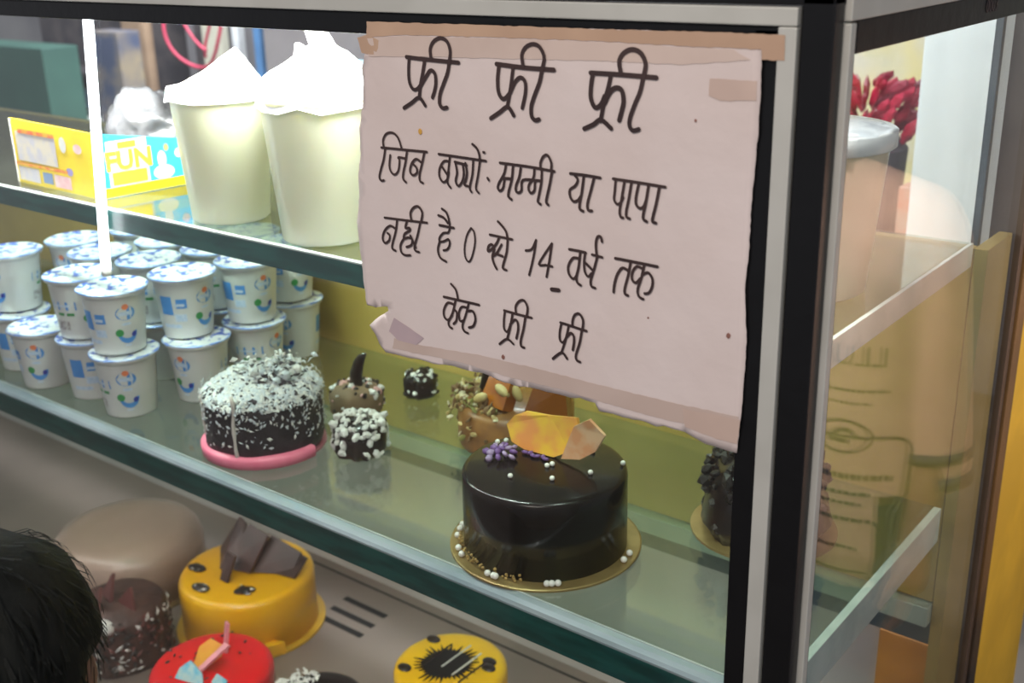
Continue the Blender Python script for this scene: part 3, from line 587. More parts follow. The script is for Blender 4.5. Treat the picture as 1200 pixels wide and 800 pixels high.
# lower deck cakes
def rcake(name, label, loc, r, h, m, board=None, wob=0, bev=.01, boardr=.012):
    t = thing(name, label, 'cake', loc)
    z = 0
    if board: obj('cake_board', lathe(NB(), [(r+boardr, .0005), (r+boardr, .004)], 48), board, t); z = .004
    obj('cake_body', xf(lathe(NB(), rim_prof(r, h-z, bev), 56, wob=wob), Matrix.Translation((0, 0, z))), m, t, smooth=True)
    return t
yg = M('mango_yellow_glaze', (.83, .44, .008), (.78, .39, .006), scale=8, rough=.28, coat=.3, sss=.1)
YC = (-1.062, .282, DK); yh = .098
t = rcake('mango_cake', 'yellow glazed cake topped with big dark chocolate shards, left of the deck slots', YC, .109, yh, yg, M('yellow_cake_board', (.62, .36, .03), rough=.4), .01, .012)
shc = M('shard_chocolate', (.085, .045, .038), (.055, .03, .026), scale=18, rough=.4)
for p in ([(-.085, .02, 0), (-.030, -.025, 0), (-.002, -.01, .012), (-.030, .035, .058), (-.050, .04, .060)],
          [(-.03, -.02, 0), (.025, -.01, .005), (.03, .03, .055), (-.02, .035, .06)],
          [(.01, -.005, 0), (.075, .03, 0), (.078, .055, .03), (.02, .045, .048)],
          [(-.005, -.045, 0), (.012, -.045, 0), (.014, -.025, .04), (-.012, -.02, .038)],
          [(.02, .01, 0), (.09, .025, 0), (.085, .06, .02), (.05, .05, .034)]):
    obj('chocolate_shard', extrude_poly(NB(), [(x, y, z+yh) for x, y, z in p], .005), shc, t)
for x, y, a in ((-.066, -.048, .2), (-.012, -.082, .15), (.052, -.046, .9)):
    bm = NB(); ball(bm, (x, y, yh+.002), .018, 2, sc=(1, .55, .3), rot=Matrix.Rotation(a, 3, 'Z')); flakes(bm, 14, lambda: ((x+random.uniform(-.014, .014), y+random.uniform(-.008, .008), yh+.004), Vector((0, 0, 1))), .005, (0, 0, 1))
    obj('chocolate_flower', bm, [choc, cream], t)
obj('side_tab', extrude_poly(NB(), [(.05, -.105, .001), (.095, -.08, .001), (.118, -.03, .001), (.08, -.05, .001)], .022), M('mango_yellow_glaze', (1, 1, 1)), t)
rg = M('red_glaze', (.78, .012, .018), (.70, .008, .014), scale=8, rough=.25, coat=.35)
RC = (-.915, .094, DK); rh = .084
t = rcake('red_cake', 'bright red glazed cake dotted with dark sprinkles at the front of the deck', RC, .0885, rh, rg, gold, .006, .012, .006)
for k in range(22):
    a = random.uniform(0, 6.28); r = .078*math.sqrt(random.random()); bm = NB()
    ball(bm, (r*math.cos(a)-.01, r*math.sin(a), rh+.0008), random.uniform(.0015, .0032), 1, sc=(1.4, .8, .5), rot=Matrix.Rotation(random.uniform(0, 3), 3, 'Z')); obj('sprinkle', bm, choc, t)
px_, pn_ = M('pink_wafer', (.80, .32, .36), (.70, .25, .3), rough=.4), M('orange_plate', (.82, .40, .04), (.8, .3, .05), rough=.35)
obj('wafer_stick', extrude_poly(NB(), [(-.012, .036, rh), (-.003, .033, rh), (-.003, .042, rh+.045), (-.012, .045, rh+.045)], .004), px_, t)
obj('chocolate_plate', extrude_poly(NB(), [(-.018, -.015, rh), (.002, -.018, rh), (.028, .0, rh+.026), (.022, .012, rh+.034), (-.010, .014, rh+.032), (-.022, .002, rh+.02)], .003), pn_, t)
obj('wafer_stick', extrude_poly(NB(), [(.004, -.034, rh+.004), (.012, -.034, rh+.004), (.036, .012, rh+.040), (.026, .012, rh+.040)], .004), px_, t)
obj('chocolate_plate', extrude_poly(NB(), [(-.015, -.050, rh), (.032, -.038, rh), (.022, -.03, rh+.012), (-.004, -.028, rh+.022), (-.014, -.040, rh+.012)], .003), M('blue_plate', (.12, .48, .68), (.45, .62, .62), scale=60, rough=.35), t)['label'] = 'pale blue chocolate plate'
obj('chocolate_plate', extrude_poly(NB(), [(.036, -.026, rh), (.066, -.028, rh), (.058, -.016, rh+.008), (.038, -.016, rh+.010)], .003), MATS['blue_plate'], t)
SC = (-.622, .283, DK); sh_ = .100
t = rcake('sunflower_cake', 'yellow cake with a black starburst centre at the bottom of the picture', SC, .0805, sh_, M('bright_yellow_glaze', (.86, .50, .008), (.80, .44, .006), scale=8, rough=.3, coat=.3), gold, .006, .010, .008)
bm = NB(); c0 = (-.004, -.004); pts = []
for k in range(72):
    a = 2*PI*k/72; r = .030 if k % 2 else .040+random.uniform(-.004, .010); pts.append((c0[0]+r*math.cos(a), c0[1]+r*math.sin(a)*1.0, sh_+.0008))
obj('black_starburst', extrude_poly(bm, pts, .0012), M('black_jelly', (.010, .009, .009), rough=.3), t)
for x, y in ((-.058, .030), (-.046, -.045), (.042, .036), (.050, .024)):
    bm = NB(); ball(bm, (x, y, sh_+.001), .0115, 2, sc=(1, .75, .3)); obj('chocolate_disc', bm, choc, t)
for x, y, a in ((-.020, -.006, 1.1), (.004, .008, 1.2), (.028, .002, 1.25), (.046, -.006, 1.3)):
    bm = NB(); tube(bm, [(x-.008, y-.022, sh_+.002), (x+.010, y+.022, sh_+.020)], .0013, 6); obj('chocolate_stick', bm, [choc, silver][a > 1.15 and a < 1.28], t)
# black-topped cake between, brown cakes at the left
t = rcake('black_cake', 'black cake barely rising over the picture bottom between red and yellow cakes', (-.742, .135, DK), .072, .075, glaze, gold, .01)
bm = flakes(NB(), 60, lambda: ((random.uniform(-.07, -.03), random.uniform(-.02, .04), .078), Vector((0, 0, 1))), .006, (0,)); obj('white_flakes', bm, cream, t)['kind'] = 'stuff'
t = thing('chocolate_shaving_cake', 'dark brown cake with shavings and white crumbs between the head and the red cake', 'cake', (-1.157, .104, DK))
obj('cake_body', lathe(NB(), [(.070, .0005), (.074, .01), (.072, .085), (.066, .094), (.001, .097)], 36, wob=.06), M('brown_sponge', (.085, .035, .025), (.05, .02, .015), scale=30, rough=.5, bump=.5), t, smooth=True)
bm = flakes(NB(), 260, lambda: ((lambda a, z: ((.075*math.cos(a), .075*math.sin(a), z), Vector((math.cos(a), math.sin(a), 0))))(random.uniform(-2.2, 1.0), random.uniform(.01, .1))), .006, (0, 1, 1, 2)); obj('shavings', bm, [cream, choc, M('red_brown_bits', (.16, .04, .03), rough=.5)], t)['kind'] = 'stuff'
for p in ([(-.04, 0, .09), (.0, -.01, .09), (-.012, .01, .135)], [(.0, 0, .09), (.05, .0, .09), (.03, .01, .125)], [(-.03, -.03, .09), (.01, -.04, .09), (-.002, -.02, .128)]):
    obj('chocolate_shard', extrude_poly(NB(), p, .005), M('red_brown_shard', (.14, .045, .04), rough=.4), t)
bm = NB(); ball(bm, (.045, -.055, .093), .016, 2, sc=(1.3, .8, .7)); obj('cream_swirl', bm, cream, t, smooth=True)
t = rcake('coffee_cake', 'large smooth brown round cake at the back left of the deck', (-1.34, .245, DK), .128, .105, M('coffee_glaze', (.38, .27, .215), (.32, .23, .18), scale=5, rough=.3, coat=.2), gold, .006, .035)
t = thing('caramel_pastry', 'small glossy amber pastry squeezed between the head and the red cake', 'pastry', (-.985, .045, DK))
bm = NB(); ball(bm, (0, 0, .022), .022, 2, sc=(1, .8, 1)); obj('pastry_body', bm, M('amber_pastry', (.55, .22, .05), (.25, .08, .02), scale=30, rough=.25, coat=.5), t, smooth=True)
bm = NB(); ball(bm, (.003, 0, .045), .012, 2, sc=(1, .8, .6)); obj('cream_top', bm, M('drip_cream', (1, 1, 1)), t, smooth=True)

# ------------------------------------------------------------------ upper shelf goods
Z1 = .2926
tubm = M('translucent_tub', (.92, .92, .70), (.88, .88, .64), scale=6, rough=.3, sss=.6, coat=.15)
tubw = M('tub_lid_white', (.86, .87, .86), rough=.3, coat=.2)
bagm = M('white_plastic_bag', (.90, .91, .91), (.84, .86, .87), scale=14, rough=.35, bump=.5, bscale=40, sss=.2)
def crumple(bm, c, r, h, seg=40, rings=14, amp=.2, seed=0, tip=(0, 0), skirt=.012, pw=.9):
    R = []
    for j in range(rings+1):
        t = j/rings
        row = []
        for i in range(seg):
            a = 2*PI*i/seg; rr = r*(1-t)**.8 if t < 1 else .001
            f = 1+amp*noise.noise((math.cos(a)*2.2+seed, math.sin(a)*2.2, t*4))+.5*amp*noise.noise((math.cos(a)*7+seed, math.sin(a)*7, t*9))
            zz = h*(t**pw)*(1+.35*amp*noise.noise((math.cos(a)*3, math.sin(a)*3+seed, 5+t*3)))
            row.append(bm.verts.new((c[0]+rr*f*math.cos(a)+tip[0]*t, c[1]+rr*f*math.sin(a)+tip[1]*t, c[2]+zz)))
        R.append(row)
    base = [bm.verts.new((c[0]+(r+.003)*math.cos(2*PI*i/seg), c[1]+(r+.003)*math.sin(2*PI*i/seg), c[2]-skirt*(1+.6*noise.noise((i*.9, seed, 0))))) for i in range(seg)]
    R.insert(0, base)
    for a_, b_ in zip(R, R[1:]):
        for i in range(seg): bm.faces.new((a_[i], a_[(i+1) % seg], b_[(i+1) % seg], b_[i]))
    bm.faces.new(R[-1]); return bm
def tub(label, loc, rb, rt_, h, group='plastic tubs on the upper shelf', lid=True, mat=tubm):
    t = thing('plastic_tub', label, 'tub', loc, group=group)
    obj('tub_body', lathe(NB(), [(rb-.003, .0005), (rb, .003), (rb+(rt_-rb)*.92, h*.93), (rt_, h*.94), (rt_+.002, h*.95), (rt_+.002, h-.002), (rt_-.001, h)], 48), mat, t, smooth=True)
    if lid: obj('lid', lathe(NB(), [(rt_+.0030, h-.010), (rt_+.0042, h-.009), (rt_+.0042, h+.0035), (rt_+.002, h+.005), (rt_-.006, h+.005), (rt_-.008, h+.002), (.001, h+.0025)], 48, capb=False), tubw, t, smooth=True)
    return t
t = tub('pale yellow tub with a low white bag mound, beside the blue snack box side', (-.731, .076, Z1), .043, .054, .146, lid=False)
bm = crumple(NB(), (0, 0, .146), .056, .040, seg=22, rings=7, seed=3, tip=(.020, .012), amp=.12, pw=1.7); obj('bag_cover', bm, bagm, t)
t = tub('pale yellow tub with a tall peaked white bag, left of the paper sign', (-.574, .076, Z1), .047, .059, .150, lid=False)
bm = crumple(NB(), (0, 0, .150), .061, .050, seg=18, rings=6, seed=8, tip=(.004, .012), amp=.3, pw=.8); obj('bag_cover', bm, bagm, t)
bm = NB(); extrude_poly(bm, [(-.044, .002, .148), (-.036, .002, .170), (-.029, .002, .196), (-.019, .002, .192), (-.008, .002, .195), (-.013, .002, .2085), (.000, .002, .2115), (.013, .002, .2095), (.029, .002, .190), (.048, .002, .164), (.048, .002, .152)], .006)
obj('bag_flap', bm, bagm, t)
t = tub('big cream filled tub with a white lid behind the right side glass', (-.094, .185, Z1), .054, .0655, .135, mat=M('cream_tub', (.70, .66, .48), (.64, .58, .40), scale=7, rough=.3, sss=.15, coat=.15))
bm = crumple(NB(), (0, 0, .140), .066, .006, seed=5, amp=.15, skirt=.001); obj('plastic_wrap', bm, M('wrap_white', (.82, .84, .86), (.6, .63, .67), scale=40, rough=.2), t, smooth=True)
# snack carton
t = thing('snack_box', 'open yellow and blue printed snack carton behind the glowing tube', 'box', (0, 0, Z1))
cy = M('carton_yellow', (.90, .68, .03), (.84, .60, .03), scale=20, rough=.35); cb = M('carton_blue', (.03, .40, .72), (.05, .48, .78), scale=20, rough=.3)
cwht = M('carton_white', (.72, .71, .69), rough=.5)
Lp, Cp, Rp, Bp = Vector((-1.136, .050, 0)), Vector((-.940, .045, 0)), Vector((-.925, .165, 0)), Vector((-1.115, .088, 0))
def panel(a, b_, ha, hb, m, name, th=.0025):
    n = (b_-a).cross(Vector((0, 0, 1))).normalized()
    return obj(name, extrude_poly(NB(), [a, b_, b_+Vector((0, 0, hb)), a+Vector((0, 0, ha))], -th), m, t), n
panel(Lp, Cp, .083, .080, cy, 'yellow_side'); panel(Cp, Rp, .080, .058, cb, 'blue_side'); panel(Rp, Bp, .056, .060, cwht, 'rear_side'); panel(Bp, Lp, .060, .083, cwht, 'left_side')
def onpanel(a, b_, u0, u1, z0, z1, m, name='printed_patch', shape='rect', off=.0006, skew=0):
    d = (b_-a).normalized(); n = d.cross(Vector((0, 0, 1))); Ln = (b_-a).length
    if shape == 'rect': q = [(u0, z0), (u1, z0+skew), (u1, z1+skew), (u0, z1)]
    else: q = [((u0+u1)/2+(u1-u0)/2*math.cos(2*PI*k/14), (z0+z1)/2+(z1-z0)/2*math.sin(2*PI*k/14)) for k in range(14)]
    bm = NB(); bm.faces.new([bm.verts.new(a+d*(u*Ln)+Vector((0, 0, z))+n*off) for u, z in q]); return obj(name, bm, m, t)
pk = M('carton_pink', (.75, .42, .45), (.8, .6, .6), scale=60, rough=.4); gy = M('carton_greyprint', (.55, .52, .58), (.68, .6, .5), scale=70, rough=.4); vi = M('carton_violet', (.35, .30, .62), rough=.4); rd = M('carton_red', (.70, .12, .06), (.75, .4, .05), scale=80, rough=.4)
onpanel(Lp, Cp, 0.06, .55, .030, .068, gy); onpanel(Lp, Cp, .10, .55, .066, .071, rd, off=.001); onpanel(Lp, Cp, .04, .30, .004, .022, gy); onpanel(Lp, Cp, .34, .46, .006, .020, M('carton_navy', (.2, .3, .5), rough=.4)); onpanel(Lp, Cp, .48, .68, .004, .020, pk)
onpanel(Lp, Cp, .60, .68, .050, .070, cwht, shape='o'); onpanel(Lp, Cp, .64, .72, .022, .032, vi, shape='o'); onpanel(Lp, Cp, .76, .86, .052, .064, pk, shape='o'); onpanel(Lp, Cp, .02, .66, .024, .028, rd, off=.001)
onpanel(Cp, Rp, 0, 1, .0005, .012, M('carton_lemon', (.85, .68, .0), (.8, .62, 0), rough=.35), name='yellow_band'); onpanel(Cp, Rp, .12, .56, .012, .068, cwht, off=.0004); onpanel(Cp, Rp, .15, .53, .014, .030, cy, off=.001); onpanel(Cp, Rp, .24, .44, .058, .066, cy, off=.001)
onpanel(Cp, Rp, .60, .84, .012, .030, cwht, shape='o'); onpanel(Cp, Rp, .66, .76, .026, .048, cwht, shape='o', off=.0008); onpanel(Cp, Rp, .74, .80, .046, .056, M('carton_green', (.35, .55, .12), rough=.4), shape='o'); onpanel(Cp, Rp, .86, .95, .036, .048, pk, shape='o')
bm = text_bm('FUN', .032, .0003, .0012); d = (Rp-Cp).normalized(); n = d.cross(Vector((0, 0, 1)))
xf(bm, Matrix.Translation(Cp+d*.042+Vector((0, 0, .033))+n*.0012) @ MX(d, (0, 0, 1), n)); obj('printed_word', bm, cy, t)
# crumpled clear bag
t = thing('crumpled_bag', 'crumpled grey clear plastic bag behind the snack box', 'bag', (-1.070, .215, Z1))
bm = NB(); q = bmesh.ops.create_icosphere(bm, subdivisions=4, radius=1)
for v in q['verts']:
    n_ = v.co.normalized(); f = 1+.28*noise.noise(n_*2.1+Vector((4, 1, 0)))+.12*noise.noise(n_*6)
    v.co = Vector((n_.x*.066*f, n_.y*.045*f, .052+n_.z*.052*f*(1.0-.25*n_.x)))
obj('bag_body', bm, M('crinkled_plastic', (.07, .068, .07), (.14, .135, .145), scale=16, rough=.25, bump=1, bscale=45, spec=.8, detail=6), t, smooth=True)

# ------------------------------------------------------------------ things of the shop beyond the case
def wbox(name, label, cat, x0, x1, y0, y1, z0, z1, m, bev=.004, group=None):
    o = obj(name, BX((x0-x1)/2, (x1-x0)/2, (y0-y1)/2, (y1-y0)/2, 0, z1-z0, bev=bev), m); o.location = ((x0+x1)/2, (y0+y1)/2, z0); return tag(o, label, cat, group)
dk = M('dark_shelf_stock', (.09, .075, .08), (.04, .035, .045), scale=9, rough=.6)
wbox('green_locker', 'dull green metal locker at the far left behind the case', 'locker', -3.50, -2.936, 1.15, 1.27, FZ, .285, M('green_metal', (.06, .15, .12), (.05, .12, .10), scale=5, rough=.5))
c = thing('stock_rack', 'dark shelving rack with small red and gold packets beyond the case', 'rack', (-3.45, 1.6, FZ))
obj('rack_body', BX(-.25, .27, 0, .3, 0, 1.75, bev=.005), dk, c)
for k in range(3): obj('rack_shelf', BX(-.25, .27, -.12, 0, 1.04+k*.13, 1.052+k*.13), dk, c)
pkm = [M('packet_red', (.42, .05, .05), rough=.4), M('packet_gold', (.60, .36, .10), rough=.4), M('packet_blue', (.25, .38, .55), rough=.4), M('packet_brown', (.18, .08, .06), rough=.4)]
for k in range(12):
    lv = k // 6; x = -3.66+(k % 6)*.064
    o = obj('snack_packet', BX(-.022, .022, -.012, .012, 0, .06+.03*random.random(), bev=.004), pkm[(k*3+lv) % 4]); o.location = (x, 1.54, FZ+1.052+lv*.13+.001)
    tag(o, 'tiny %s packet, %s from the left on the %s shelf of the dark rack' % (('red', 'gold', 'blue', 'brown')[(k*3+lv) % 4], ('first', 'second', 'third', 'fourth', 'fifth', 'last')[k % 6], ('lower', 'upper')[lv]), 'packet', 'packets on the dark rack')
wbox('brown_sack', 'tan hanging sack in front of the grey wall behind the case', 'sack', -3.055, -2.925, 1.5, 1.54, .10, .50, M('tan_sack', (.36, .24, .16), (.28, .18, .12), scale=10, rough=.8, bump=.4), bev=.02)
wbox('blue_carton', 'dark blue and tan carton on the white ledge beyond the snack box', 'carton', -2.975, -2.83, 1.34, 1.42, .031, .32, M('tan_blue_carton', (.38, .30, .20), (.08, .10, .18), scale=6, rough=.6), bev=.004)
wbox('grey_cabinet', 'grey cabinet standing behind the tubs at the back of the shop', 'cabinet', -3.05, -2.35, 1.75, 2.1, FZ, .75, M('grey_cabinet_paint', (.26, .25, .27), (.21, .20, .22), scale=3, rough=.5))
wbox('cream_board', 'upright cream board leaning by the grey cabinet behind the pink wire', 'board', -2.792, -2.695, 1.62, 1.65, FZ, .6, M('cream_board', (.62, .60, .50), (.52, .50, .42), scale=6, rough=.6))
wbox('dark_plank', 'narrow dark plank standing next to the cream board', 'plank', -2.858, -2.815, 1.64, 1.67, FZ, .6, dk)
wbox('white_pole', 'thin white pole standing beyond the tubs', 'pole', -2.555, -2.527, 1.55, 1.58, FZ, .6, M('pole_white', (.80, .82, .86), rough=.4))
wbox('blue_pole', 'thin blue pole standing just right of the white pole', 'pole', -2.42, -2.389, 1.52, 1.55, FZ, .6, M('pole_blue', (.10, .25, .52), rough=.4))
wbox('dark_cupboard', 'mauve grey cupboard behind the tall peaked bag', 'cupboard', -2.29, -1.30, 1.45, 1.7, FZ, .65, M('mauve_grey', (.26, .24, .25), (.21, .19, .20), scale=3, rough=.6))
bm = NB()
wc = Vector((-2.335, 1.25, .385))
tube(bm, [wc+Vector((.125*math.cos(a), .01*math.sin(a*3), .135*math.sin(a))) for a in [PI*.98+k*(PI*1.06)/22 for k in range(23)]], .0048, 8)
tube(bm, [wc+Vector((-.10+.12*t_, .02, .03-.20*t_*(1-.4*t_))) for t_ in [k/10 for k in range(11)]], .0042, 8)
tube(bm, [wc+Vector((.02*math.sin(t_*5)+.02, .03, .06-.17*t_)) for t_ in [k/10 for k in range(11)]], .0042, 8)
o = obj('pink_cable', bm, M('pink_cable', (.62, .05, .12), rough=.4), smooth=True); tag(o, 'pink red cable hanging in loops behind the tubs', 'cable')
wbox('ledge', 'white ledge behind the upper shelf level carrying the cable and blue packet', 'ledge', -3.2, -1.45, 1.28, 1.44, .0, .03, white_plastic)
wbox('blue_packet', 'light blue packet peeking beside the peaked white bag', 'packet', -1.845, -1.775, 1.32, 1.36, .031, .285, M('sky_packet', (.15, .55, .80), (.5, .8, .9), scale=20, rough=.3))
# right side: white pillar, counter, red ribbon bunch
wbox('white_pillar', 'bluish white square pillar seen through the side glass', 'pillar', -.252, -.150, .90, 1.00, FZ, .95, M('pillar_white', (.72, .80, .86), (.66, .74, .80), scale=5, rough=.5, stretch=(6, 1, .5)), bev=.003)
wbox('white_counter', 'pale counter block beyond the side glass under the red ribbons', 'counter', -1.2, -.262, .95, 1.3, FZ, .05, M('counter_pale', (.68, .74, .78), (.6, .66, .7), scale=4, rough=.4))
wbox('brown_carton', 'reddish brown carton on the counter beside the big cream tub', 'carton', -.290, -.264, .96, 1.0, .051, .215, M('redbrown_carton', (.45, .20, .14), (.40, .28, .22), scale=25, rough=.5))
t = thing('ribbon_bunch', 'bunch of crumpled dark red ribbons above the big cream tub', 'ribbons', (-.385, 1.05, .052))
obj('holder', lathe(NB(), [(.05, 0), (.06, .005), (.07, .20), (.05, .22)], 24), M('dark_holder', (.10, .09, .10), rough=.5), t)
bm = NB()
for k in range(95):
    a = random.uniform(0, 6.28); r = random.uniform(.02, .085); p = Vector((r*math.cos(a), r*math.sin(a)*.6, .22+random.uniform(0, .09))); d = Vector((math.cos(a), math.sin(a)*.6, random.uniform(.3, 1.4))).normalized()
    ball(bm, p, random.uniform(.012, .021), 1, sc=(1.2, .3, .5), rot=d.to_track_quat('X', 'Z').to_matrix(), mi=k % 3 > 1)
obj('ribbon', bm, [M('crimson_ribbon', (.48, .02, .06), (.36, .015, .04), scale=20, rough=.3), M('maroon_ribbon', (.30, .02, .05), rough=.4)], t)
wbox('yellow_poster', 'pale yellow board behind the red ribbons', 'board', -.60, -.36, 1.36, 1.38, .0, .47, M('poster_yellow', (.70, .62, .30), (.62, .60, .50), scale=8, rough=.5))
wbox('rear_shelf_unit', 'pale grey green shelf unit at far right beyond the pillar', 'shelf unit', -.122, .25, 1.55, 1.8, FZ, .9, M('unit_grey', (.42, .45, .41), (.30, .33, .24), scale=5, rough=.6))
wbox('olive_bin', 'olive tray low beyond the pillar at far right', 'tray', -.120, -.04, 1.10, 1.25, -.02, .16, M('olive_tray', (.36, .34, .12), (.42, .40, .30), scale=8, rough=.6))
wbox('orange_crate', 'orange crate under the shelf behind the side glass bottom', 'crate', -.085, -.022, .452, .487, DK+.001, -.20, M('orange_crate', (.72, .28, .02), rough=.5))

# ------------------------------------------------------------------ people
skin = M('skin_brown', (.30, .16, .10), (.27, .14, .09), scale=15, rough=.5, sss=.1)
hairm = M('black_hair', (.005, .006, .005), (.009, .010, .008), scale=30, rough=.55, bump=.35, bscale=70, stretch=(1, 1, .12), spec=.2)
def remeshed(name, bm, mat, parent, vox=.007, sm=4):
    o = obj(name, bm, mat, None); md = o.modifiers.new('r', 'REMESH'); md.mode = 'VOXEL'; md.voxel_size = vox; md.use_smooth_shade = True
    s = o.modifiers.new('s', 'SMOOTH'); s.iterations = sm; s.factor = .6
    dg = bpy.context.evaluated_depsgraph_get(); me = bpy.data.meshes.new_from_object(o.evaluated_get(dg)); me.materials.clear(); me.materials.append(mat); me.shade_smooth()
    o.modifiers.clear(); o.data = me; o.parent = parent; return o
def person(label, loc, rz, k, shirt_m, trouser_m, female=False, sleeve=.30):
    """k = height / 1.65; facing -Y before rotation"""
    t = thing('person', label, 'person', loc, rz); V = lambda x, y, z: (x*k, y*k, z*k)
    b = NB()
    # head and neck
    ball(b, V(0, .005, 1.545), .082*k, 3, sc=(.92, 1.12, 1.25)); ball(b, V(0, -.022, 1.492), .058*k, 2, sc=(.95, 1.0, .95)); ball(b, V(0, -.062, 1.462), .022*k, 2)
    ball(b, V(0, -.094, 1.530), .012*k, 2, sc=(.8, 1.2, 1.9)); ball(b, V(0, -.102, 1.512), .0125*k, 2); ball(b, V(0, -.079, 1.487), .016*k, 2, sc=(1.4, .7, .45))
    for s in (-1, 1): ball(b, V(.078*s, .012, 1.528), .022*k, 2, sc=(.4, .8, 1.35)); ball(b, V(.032*s, -.079, 1.568), .014*k, 2, sc=(1.4, .5, .5))
    capsule(b, V(0, .015, 1.36), V(0, .01, 1.47), .056*k, .050*k)
    # torso
    for x in (-.08, -.03, .03, .08):
        capsule(b, V(x*1.25, 0, 1.27), V(x, 0, 1.05), .088*k, .088*k); capsule(b, V(x, 0, 1.05), V(x*1.1, .005, .90), .088*k, .098*k)
    for s in (-1, 1):
        capsule(b, V(.05*s, .01, 1.35), V(.165*s, .01, 1.315), .05*k, .052*k)
        capsule(b, V(.178*s, .01, 1.30), V(.218*s, .02, 1.05), .046*k, .036*k); capsule(b, V(.218*s, .02, 1.05), V(.222*s, -.045, .83), .036*k, .025*k)
        # hand
        w = Vector(V(.222*s, -.045, .83)); capsule(b, w, w+Vector(V(0, -.015, -.055)), .025*k, .030*k)
        for q in range(4):
            f0 = w+Vector(V(.0, -.038+.0165*q, -.085)); L_ = (.032, .038, .042, .036)[q]
            capsule(b, f0, f0+Vector(V(-.003*s, -.004, -L_)), .0092*k, .0085*k, 8); capsule(b, f0+Vector(V(-.003*s, -.004, -L_)), f0+Vector(V(-.018*s, -.004, -L_-.026)), .0085*k, .0075*k, 8)
        f0 = w+Vector(V(-.004*s, -.035, -.03)); capsule(b, f0, f0+Vector(V(-.012*s, -.028, -.035)), .011*k, .0095*k, 8); capsule(b, f0+Vector(V(-.012*s, -.028, -.035)), f0+Vector(V(-.018*s, -.032, -.062)), .0095*k, .008*k, 8)
        # leg
        capsule(b, V(.085*s, 0, .86), V(.092*s, -.01, .47), .085*k, .055*k); capsule(b, V(.092*s, -.01, .47), V(.095*s, .015, .09), .055*k, .036*k)
        capsule(b, V(.095*s, .03, .045), V(.105*s, -.13, .028), .038*k, .027*k)
    body = remeshed('body', b, skin, t, .0065*max(k, .8), 3)
    for s in (-1, 1):
        b = NB(); ball(b, V(.031*s, -.0815, 1.543), .0125*k, 2, sc=(1.1, .5, .65)); obj('eye', b, M('eye_white', (.75, .73, .70), rough=.2), t, smooth=True)
        b = NB(); ball(b, V(.031*s, -.0872, 1.543), .0052*k, 2, sc=(1, .4, 1)); obj('pupil', b, M('pupil_dark', (.02, .01, .01), rough=.1), t, smooth=True)
    b = NB(); ball(b, V(0, -.0885, 1.4875), .012*k, 2, sc=(1.6, .4, .35)); obj('lips', b, M('lips', (.28, .10, .08), rough=.4), t, smooth=True)
    # hair cap
    b = NB(); ball(b, V(0, .016, 1.556), .090*k, 4, sc=(.99, 1.16, 1.20))
    for v in b.verts:
        n_ = v.co.normalized(); v.co += (v.co-Vector(V(0, .016, 1.556))).normalized()*.005*k*(noise.noise(Vector((v.co.x*60, v.co.y*60, v.co.z*16)))+.5)
    dele = [v for v in b.verts if (v.co.y < -.045*k and v.co.z < 1.60*k) or v.co.z < 1.475*k or (v.co.y < .03*k and v.co.z < 1.545*k and abs(v.co.x) > .05*k)]
    bmesh.ops.delete(b, geom=dele, context='VERTS')
    ho = obj('hair', b, hairm, t, smooth=True); sm_ = ho.modifiers.new('s', 'SOLIDIFY'); sm_.thickness = .006*k
    # hair strands give the cap a soft outline
    b = NB()
    for _ in range(500):
        a = random.uniform(0, 6.283); z = random.uniform(-.15, 1); n_ = Vector((math.cos(a)*math.sqrt(1-z*z), math.sin(a)*math.sqrt(1-z*z), z))
        if n_.y < -.35 and n_.z < .45: continue
        p = Vector(V(0, .016, 1.556))+Vector((n_.x*.089*k, n_.y*.1045*k, n_.z*.108*k)); d = (Vector((n_.x*.6, n_.y*.6+.05, -.8))+Vector((random.uniform(-.3, .3), random.uniform(-.3, .3), 0))).normalized()
        d = (d-n_*d.dot(n_)).normalized(); sd = n_.cross(d)*.0011*k
        P = [p+n_*.002, p+n_*.0045+d*.02*k, p+n_*.004*k+d*.042*k-n_*.006*k]
        r0 = [b.verts.new(P[0]-sd), b.verts.new(P[0]+sd)]; r1 = [b.verts.new(P[1]-sd), b.verts.new(P[1]+sd)]; tp = b.verts.new(P[2])
        b.faces.new((r0[0], r0[1], r1[1], r1[0])); b.faces.new((r1[0], r1[1], tp))
    obj('hair_strands', b, hairm, ho)['kind'] = 'stuff'
    # shirt
    b = NB()
    for x in (-.085, -.03, .03, .085):
        capsule(b, V(x*1.25, 0, 1.265), V(x*1.1, 0, 1.05), .102*k, .106*k); capsule(b, V(x*1.1, 0, 1.05), V(x*1.3, .005, .80), .106*k, .114*k)
    for s in (-1, 1):
        capsule(b, V(.05*s, .01, 1.355), V(.165*s, .01, 1.318), .056*k, .062*k); capsule(b, V(.178*s, .01, 1.30), V(.218*s, .02, 1.30-sleeve+.04), .060*k, .056*k)
    sh = remeshed('shirt', b, shirt_m, t, .008*max(k, .8), 5)
    b = NB(); b.from_mesh(sh.data)
    bmesh.ops.delete(b, geom=[v for v in b.verts if v.co.z < .735*k or (v.co.z > 1.375*k and abs(v.co.x) < .06*k) or (abs(v.co.x) > .175*k and v.co.z < (1.30-sleeve)*k)], context='VERTS'); b.to_mesh(sh.data); b.free(); sh.data.shade_smooth()
    for s in (-1, 1):
        b = NB(); tube(b, [V(.214*s, .019, 1.335-sleeve), V(.2165*s, .0195, 1.315-sleeve)], .0605*k, 24); obj('sleeve_stripe', b, M('navy_stripe', (.02, .03, .07), rough=.8), sh, smooth=True)
        b = NB(); tube(b, [V(.210*s, .018, 1.375-sleeve), V(.212*s, .0185, 1.358-sleeve)], .0610*k, 24); obj('sleeve_stripe', b, MATS['navy_stripe'], sh, smooth=True)
